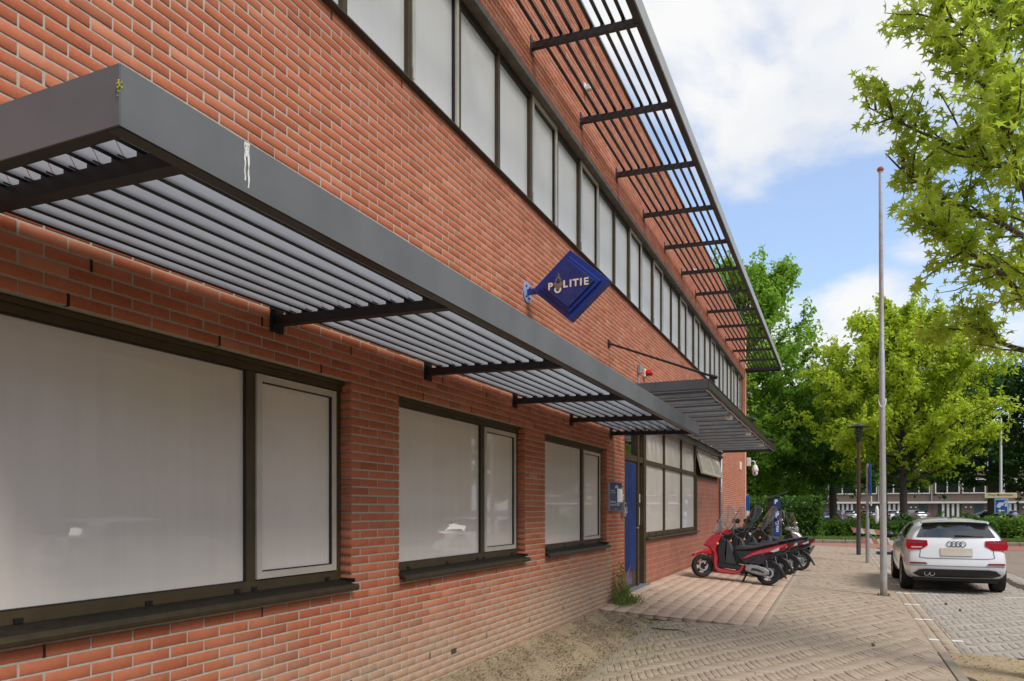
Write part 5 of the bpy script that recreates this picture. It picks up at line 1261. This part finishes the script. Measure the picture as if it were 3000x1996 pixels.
# near sweetgum whose trunk stands just right of the frame
tree('sweetgum_tree', 'near sweetgum tree with star shaped leaves reaching in from the right', (5.06, 8.5, -.13), 8.6, 2.75, 2.15, 38, 19, 28, .128, STAR, M['leaf_near'], M['bark'], .135,
     up=.35, seed=11, keep=lambda p: (lambda q: not (380 < q[1] < 600 and q[0] < 2580) and not (q[0] < 2500 and q[2] > 0))(uv(p[0]+5.06, p[1]+8.5, p[2]-.13)), shape_fn=lambda f: (.95, 1.0, 1.0, .95, .86, .75, .62, .48, .34)[min(8, int(f*9))])
g_t = 'trees beyond the cross street'
tree('street_tree', 'bright lime green tree with dark forked trunk behind the white car', (6.5, 46.0, .02), 11.8, 2.9, 5.8, 60, 22, 40, .22, DIAM, M['leaf_mid'], M['bark_dark'], .22, g_t, .30, 9, 5,
     shape_fn=lambda f: (.85, 1.0, 1.02, .98, .9, .8, .66, .5, .3)[min(8, int(f*9))])
tree('street_tree', 'darker green tree with straight trunk left of the lamp post', (2.9, 52.3, .02), 10.2, 3.0, 5.2, 48, 18, 26, .26, DIAM, M['leaf_dark'], M['bark_dark'], .27, g_t, .12, 0, 8)
tree('street_tree', 'tall fresh green tree rising behind the far end of the sunshade', (-3.0, 52.0, .02), 17.4, 2.0, 6.5, 84, 22, 32, .27, DIAM, M['leaf_green'], M['bark_dark'], .30, g_t, .22, 5, 9,
     shape_fn=lambda f: (.8, .95, 1.0, 1.0, .98, .92, .8, .62, .36)[min(8, int(f*9))])
tree('street_tree', 'dark low-hanging tree with thick trunk right of the street name sign', (12.4, 57.0, .02), 10.4, 2.9, 6.0, 50, 18, 26, .29, DIAM, M['leaf_deep'], M['bark'], .27, g_t, .05, 0, 12)
tree('street_tree', 'dark green tree at the right edge of the picture', (18.6, 55.0, .02), 11.4, 2.6, 5.6, 46, 18, 24, .30, DIAM, M['leaf_deep'], M['bark'], .27, g_t, .10, 0, 13)
tree('street_tree', 'deep green tree behind the bright lime green one', (6.6, 66.0, .02), 11.0, 3.2, 6.2, 46, 16, 22, .36, DIAM, M['leaf_deep'], M['bark_dark'], .27, g_t, .10, 0, 14)
tree('street_tree', 'deep green tree showing below the entrance canopy end', (-.9, 60.0, .02), 10.5, 1.6, 5.4, 46, 18, 24, .30, DIAM, M['leaf_dark'], M['bark_dark'], .27, g_t, .05, 0, 15)
tree('street_tree', 'distant dark tree filling the gap right of the dark thick trunked one', (25.5, 66.0, .02), 12.5, 2.4, 6.0, 44, 15, 18, .46, DIAM, M['leaf_deep'], M['bark'], .27, g_t, .12, 0, 16)
# young tree in the green strip: thin, bare
yt = MB(); yt.tube([(0, 0, 0), (.02, 0, 1.6), (.0, .02, 3.0)], [.03, .025, .015], 8)
def hedge(name, label, x0, x1, y0, y1, h, n, size, mat, cat='hedge', rough=.12, rounded=0.0):
    t = thing(name, label, cat, ((x0+x1)/2, (y0+y1)/2, .02)); ax, ay = (x1-x0)/2, (y1-y0)/2
    c = MB(); c.cbox(-ax+.25, ax-.25, -ay+.25, ay-.25, 0, h-.3, .25); c.build('branch_core', M['leaf_deep'], t)
    P = []
    while len(P) < n:
        u_ = random.random(); 
        x, y, z = random.uniform(-ax, ax), random.uniform(-ay, ay), random.uniform(.05, h)
        s = random.choice('fftslr')
        if s == 'f': y = -ay+abs(random.gauss(0, rough))
        elif s == 't': z = h-abs(random.gauss(0, rough))
        elif s == 'l': x = -ax+abs(random.gauss(0, rough))
        elif s == 'r': x = ax-abs(random.gauss(0, rough))
        b = .16*math.sin(x*2.1+y)+.10*math.sin(x*5.3+z*3)+.08*math.sin(z*6+x*3); 
        if s == 't': z += b*rounded*1.6
        if s == 'f': y += b*rounded
        if rounded and z > h*.55: 
            k = (z/h-.55)/.45; x *= 1-.16*k*k*(1 if ax < 4 else .02); y *= 1-.35*k*k
        P.append((x, y, z))
    foliage('foliage', P, size, DIAM, mat, t, .1); return t
hedge('clipped_hedge', 'tall clipped dark green hedge behind the parking meter', -9.0, 2.35, 41.6, 44.0, 2.15, 9000, .20, M['leaf_hedge'])
def shrub(x0, x1, y0, y1, h, label, n=2600, mat='leaf_shrub', size=.22): return hedge('shrub', label, x0, x1, y0, y1, h, n, size, M[mat], 'shrub', .28, 1.0)
shrub(2.5, 5.3, 44.2, 46.6, .86, 'light green flowering shrub left of the lamp post')
shrub(4.9, 7.6, 43.6, 46.0, .82, 'dense green shrub between lamp post and flag pole', mat='leaf_hedge')
shrub(7.2, 10.6, 44.0, 46.4, .92, 'green shrub right of the flag pole beside the white car', mat='leaf_hedge')
shrub(10.2, 13.6, 44.6, 47.2, 1.02, 'light green shrub seen above the roof of the white car')
shrub(12.0, 14.9, 41.4, 43.8, 1.15, 'round bright green shrub right of the white car', 3200)
fl = []
for k in range(60): fl.append((random.uniform(2.6, 7.2), 43.75+random.random()*.5, random.uniform(.35, 1.05)))
# grass of the verge (uncountable)
P = [(random.uniform(-12, 26), 39.3+abs(random.gauss(0, 1.3)), .0) for _ in range(26000)]
V = []; F = []
def blades(P, h0, h1, w_, mat, name, parent=None, lean=.5):
    P = np.array(P); n = len(P); a = rng.uniform(0, 2*PI, n); h = rng.uniform(h0, h1, n); l = rng.uniform(.1, lean, n)*h; b = rng.uniform(0, 2*PI, n)
    dx, dy = np.cos(a)*w_/2, np.sin(a)*w_/2
    V = np.zeros((n, 4, 3)); V[:, 0] = P; V[:, 1] = P; V[:, 0, 0] -= dx; V[:, 0, 1] -= dy; V[:, 1, 0] += dx; V[:, 1, 1] += dy
    V[:, 2] = P+np.stack([np.cos(b)*l*.35+dx*.8, np.sin(b)*l*.35+dy*.8, h*.6], 1); V[:, 3] = P+np.stack([np.cos(b)*l, np.sin(b)*l, h], 1)
    F = np.concatenate([np.arange(n)[:, None]*4+np.array([[0, 1, 2]]), np.arange(n)[:, None]*4+np.array([[0, 2, 3]])]); return obj(name, np_mesh(name, V.reshape(-1, 3), F, mat), parent)
tag(blades(P, .05, .20, .03, M['grass'], 'verge_grass'), 'rough grass on the verge across the cycle path', 'grass', None, 'stuff')
# weeds by the door
tf = thing('grass_tuft', 'tuft of long green grass and weeds at the wall left of the door', 'weeds', (.16, 11.0, Pf(.16, 11.0)))
Pn = [(abs(random.gauss(0, .06))-.08, random.gauss(0, .17), 0) for _ in range(110)]; blades(Pn, .08, .30, .009, M['grass'], 'grass_blades', tf, .7)
Pn = [(abs(random.gauss(0, .14)), random.gauss(-.15, .14), 0) for _ in range(260)]; blades(Pn, .05, .17, .008, M['grass'], 'low_blades', tf, .8)
Pn = [(random.gauss(-.05, .03), random.gauss(.05, .07), 0) for _ in range(14)]; blades(Pn, .35, .62, .005, M['dry'], 'dry_stalks', tf, .35)
foliage('stalk_leaves', [(random.gauss(-.04, .05), random.gauss(0.03, .10), random.uniform(.15, .6)) for _ in range(110)], .05, DIAM, M['grass'], tf)
# tiny weeds in joints and on the strip, litter and gravel: nobody could count them
Pn = []
for _ in range(420):
    y = random.uniform(6, 10.2); Pn.append((edge_x(y)+random.gauss(.08, .22)+(.15 if random.random() < .4 else 0), y, -.055))
for _ in range(140): 
    x, y = random.uniform(1.0, 4.1), random.uniform(6, 11); Pn.append((x, y, G(x)-.002))
cl = [(random.uniform(.05, .8), random.uniform(6, 10)) for _ in range(26)]
for _ in range(260):
    c = random.choice(cl); x, y = c[0]+random.gauss(0, .05), c[1]+random.gauss(0, .06); Pn.append((x, y, float(np.interp(x, (0, .9), (.03, -.06)))))
tag(blades(Pn, .010, .042, .008, M['grass'], 'joint_weeds', None, .9), 'tiny weeds sprouting in paving joints and along the soil strip', 'weeds', None, 'stuff')
def chips(n, fn, s0, s1, mat, name, label, flat=.5):
    V = []; F = []
    base = np.array([(1, 0, 0), (-1, 0, 0), (0, 1, 0), (0, -1, 0), (0, 0, 1), (0, 0, -1)]); fs = np.array([(0, 2, 4), (2, 1, 4), (1, 3, 4), (3, 0, 4), (2, 0, 5), (1, 2, 5), (3, 1, 5), (0, 3, 5)])
    for k in range(n):
        x, y, z = fn(); s = random.uniform(s0, s1); sc_ = np.array([s*random.uniform(.6, 1.6), s*random.uniform(.6, 1.2), s*flat]); a = random.uniform(0, 2*PI)
        Rm = np.array([[math.cos(a), -math.sin(a), 0], [math.sin(a), math.cos(a), 0], [0, 0, 1]]); V.append((base*sc_) @ Rm.T+np.array([x, y, z])); F.append(fs+6*k)
    return tag(obj(name, np_mesh(name, np.concatenate(V), np.concatenate(F), mat)), label, 'debris', None, 'stuff')
def soilpt():
    y = random.uniform(5.4, 10.25); x = random.uniform(.02, edge_x(y)-.02); return x, y, float(np.interp(x, (0, .15, .9, 1.2), (.035, .02, -.062, -.075)))+.006
M['litter'] = pm('woody_litter', (.10, .07, .04), (.24, .18, .10), 50, .95, var=.4); M['pebble'] = pm('pebble', (.36, .29, .20), (.24, .19, .13), 50, .9, var=.3)
chips(3200, soilpt, .004, .013, M['litter'], 'soil_litter', 'fine twigs and bark litter on the sandy strip along the wall', .4)
chips(2600, soilpt, .003, .009, M['pebble'], 'gravel', 'fine gravel on the sandy strip along the wall', .7)
def pitpt(): return random.uniform(4.35, 6.3), random.uniform(6, 9.55), -.118
chips(1500, pitpt, .003, .010, M['litter'], 'pit_litter', 'leaf litter in the sandy tree pit', .4)
def pvpt():
    x, y = random.uniform(1.0, 4.2), 5.5+random.random()**1.6*14; return x, y, G(x)+.003
chips(420, pvpt, .003, .011, M['litter'], 'paving_litter', 'scattered leaf bits on the herringbone pavement', .3)
chips(90, lambda: (lambda x, y: (x, y, Pf(x, y)+.004))(random.uniform(.1, 2.1), random.uniform(10.5, 16)), .004, .014, M['litter'], 'apron_litter', 'leaf bits scattered on the pink tiles', .3)
for (x, y) in ((3.55, 9.6), (4.85, 14.4), (4.95, 13.6), (6.75, 15.2), (6.85, 14.5)):
    sb = thing('seed_ball', {3.55: 'brown spiky seed ball lying on the herringbone pavement', 4.85: 'seed ball on the parking bay nearer the white car', 4.95: 'seed ball on the parking bay farther from the white car', 6.75: 'seed ball in the gutter nearer the white car', 6.85: 'seed ball in the gutter farther from the white car'}[x], 'seed ball', (x, y, G(x)+.02))
    MB().ball((0, 0, 0), .02, 8, 6).build('seed_core', M['litter'], sb); sp_ = MB()
    for k in range(26): d = rv(); sp_.tube([d*.015, d*.03], [.004, .001], 4)
    sp_.build('spikes', M['litter'], sb)
tw_ = MB(); tw_.tube([(.95, 9.55, -.045), (1.1, 9.45, -.04), (1.3, 9.5, -.04), (1.45, 9.35, -.045)], [.006, .008, .006, .003], 6); tag(tw_.build('twig', M['bark_dark'], None, True), 'thin dark twig lying at the corner of the pink tiles', 'twig')

# ------------------------------------------------------------------ far houses, cars
M['brown_brick'] = None
def hb():
    t = NT('brown_house_brick'); p = t.pos(); sp = t.n('ShaderNodeSeparateXYZ', {0: p}); v = t.n('ShaderNodeCombineXYZ', {0: sp.outputs[0], 1: sp.outputs[2]})
    b = t.n('ShaderNodeTexBrick', {'Vector': v.outputs[0], 'Color1': (.135, .085, .065), 'Color2': (.19, .125, .095), 'Mortar': (.17, .14, .12), 'Scale': 1.0, 'Mortar Size': .008, 'Brick Width': .22, 'Row Height': .065})
    return t.pbr(Base_Color=t.mix(t.math('MULTIPLY', t.noise(.9, 5), .5), b.outputs[0], (.12, .08, .065)), Roughness=.9)
M['brown_brick'] = hb(); M['trim'] = pm('cream_trim', (.70, .66, .58), (.62, .58, .50), 2, .6); M['dkpanel'] = pm('dark_panel', (.03, .028, .026), None, 3, .5); M['rooftile'] = pm('brown_roof_tile', (.12, .07, .05), (.09, .055, .04), 3, .9)
HY = 99.5
names = ['first', 'second', 'third', 'fourth', 'fifth', 'sixth', 'seventh', 'eighth']
for k in range(8):
    x = -9.0+k*5.6
    h = thing('terraced_house', '%s brown brick terraced house from the left beyond the car park' % names[k], 'house', (x, HY, .0), 0, 'terraced houses beyond the car park')
    MB().box(0, 5.58, 0, 9, 0, 8.4).build('wall', M['brown_brick'], h)
    MB().prism([(-.3, 8.4), (9.3, 8.4), (4.5, 11.2)], 0, 5.58, 'x').build('roof', M['rooftile'], h)
    MB().box(-.01, 5.59, -.35, .1, 2.22, 2.44).build('ledge', M['trim'], h)
    if k == 6:
        MB().box(.5, 4.9, -.02, .3, .0, 2.2).build('porch', M['dkpanel'], h); MB().box(2.6, 3.0, -.2, .0, 0, 2.2).build('porch_post', M['trim'], h)
    else:
        d = MB().box(.55, 2.95, -.03, .2, 0, 2.2).build('garage_front', M['dkpanel'], h)
        for j in range(4): MB().box(.95+j*.5, 1.2+j*.5, -.09, -.02, .05, 2.2).build('white_slat', M['trim'], d)
        MB().box(4.2, 5.1, -.03, .1, 0, 2.1).build('door', pm('green_door', (.03, .06, .05), None, 3, .4) if 'gd' not in M else M['gd'], h)
        for xx in (3.35, 3.85): MB().ball((xx, -.06, 1.75), .11, 10, 6).build('wall_lamp', M['trim'], h, True)
    for z0_ in (3.35, 6.1):
        for (a, b) in ((.25, 2.75), (3.0, 5.35)):
            f = MB(); f.add([], []); frame_rect(f, -.05, .04, a, b, z0_, z0_+1.7, .12, .12, .12); f.box(-.05, .04, (a+b)/2-.06, (a+b)/2+.06, z0_+.12, z0_+1.58)
            f.xf(Matrix(((0, 1, 0, 0), (1, 0, 0, -.03), (0, 0, 1, 0), (0, 0, 0, 1)))); wo = f.build('window', M['trim'], h); MB().box(a+.1, b-.1, -.03, .02, z0_+.1, z0_+1.6).build('pane', M['dglass'], wo)
    MB().tube([(5.5, -.1, 2.5), (5.5, -.1, 8.3)], .06, 8).build('rain_pipe', M['galv'], h)
def recolour(t, paint):
    for c in t.children:
        if c.name.split('.')[0] in ('body', 'roof_spoiler', 'door_handle'):
            for s in c.material_slots: s.link = 'OBJECT'; s.material = paint
cols = {'dk': pm('dark_grey_car', (.035, .04, .045), None, 3, .3, .3, coat=1), 'bk': pm('black_car', (.008, .008, .009), None, 3, .3, 0, coat=1), 'gy': pm('grey_car', (.16, .18, .19), None, 3, .3, .3, coat=1), 'bl': pm('blue_car', (.02, .03, .13), None, 3, .3, .2, coat=1), 'gn': pm('dark_green_car', (.02, .035, .035), None, 3, .3, .2, coat=1)}
fcs = [(2398, 74, 'bk', 'black parked car farthest left beyond the shrubs', 20), (2425, 72, 'bl', 'dark blue parked car half hidden by the left tree trunk', -8), (2462, 74, 'bk', 'black parked car just right of the left tree trunk', 22), (2497, 70, 'gy', 'grey green parked car left of the lamp post', 16),
       (2545, 70, 'dk', 'dark grey parked car behind the blue sign post', 10), (2580, 71, 'gn', 'dark green parked car left of the flag pole', -6), (2625, 71, 'carwhite', 'white parked car right of the flag pole beyond the shrubs', 14), (2705, 66, 'dk', 'dark parked car seen just above the white car roof', 24), (2985, 58, 'bk', 'black parked car at the right edge behind the round shrub', 60)]
for (u_, tt, cc, lb, a) in fcs:
    rr = (u_-1500)/FPX; X = CAMX+tt*(rr*CY-SY_); Y = tt*(rr*SY_+CY)
    c = copy_tree(hero); c.location = (X, Y, .0); c.rotation_euler = (0, 0, R(a)); c['label'] = lb; c['group'] = 'cars in the car park behind the shrubs'
    recolour(c, M['carwhite'] if cc == 'carwhite' else cols[cc])
# across the street, outside the frame: film mirrors these; block height cuts low sky
ap = thing('apartment_block', 'pale apartment block across the street mirrored faintly in the window film', 'building', (20.0, -14, -.12))
MB().box(0, 8, 0, 60, 0, 8.8).build('wall', pm('pale_render', (.30, .27, .23), (.25, .225, .19), 1, .9), ap)
for j in range(3):
    for k in range(15):
        wo = MB().box(-.03, .05, 1+k*3.8, 3.4+k*3.8, 1.0+j*3, 2.6+j*3).build('window', M['trim'], ap); MB().box(-.05, .0, 1.1+k*3.8, 3.3+k*3.8, 1.1+j*3, 2.5+j*3).build('pane', M['dglass'], wo)
c = copy_tree(hero); c.location = (11.6, 10.2, -.12); c['label'] = 'white car across the street mirrored in the nearest window'
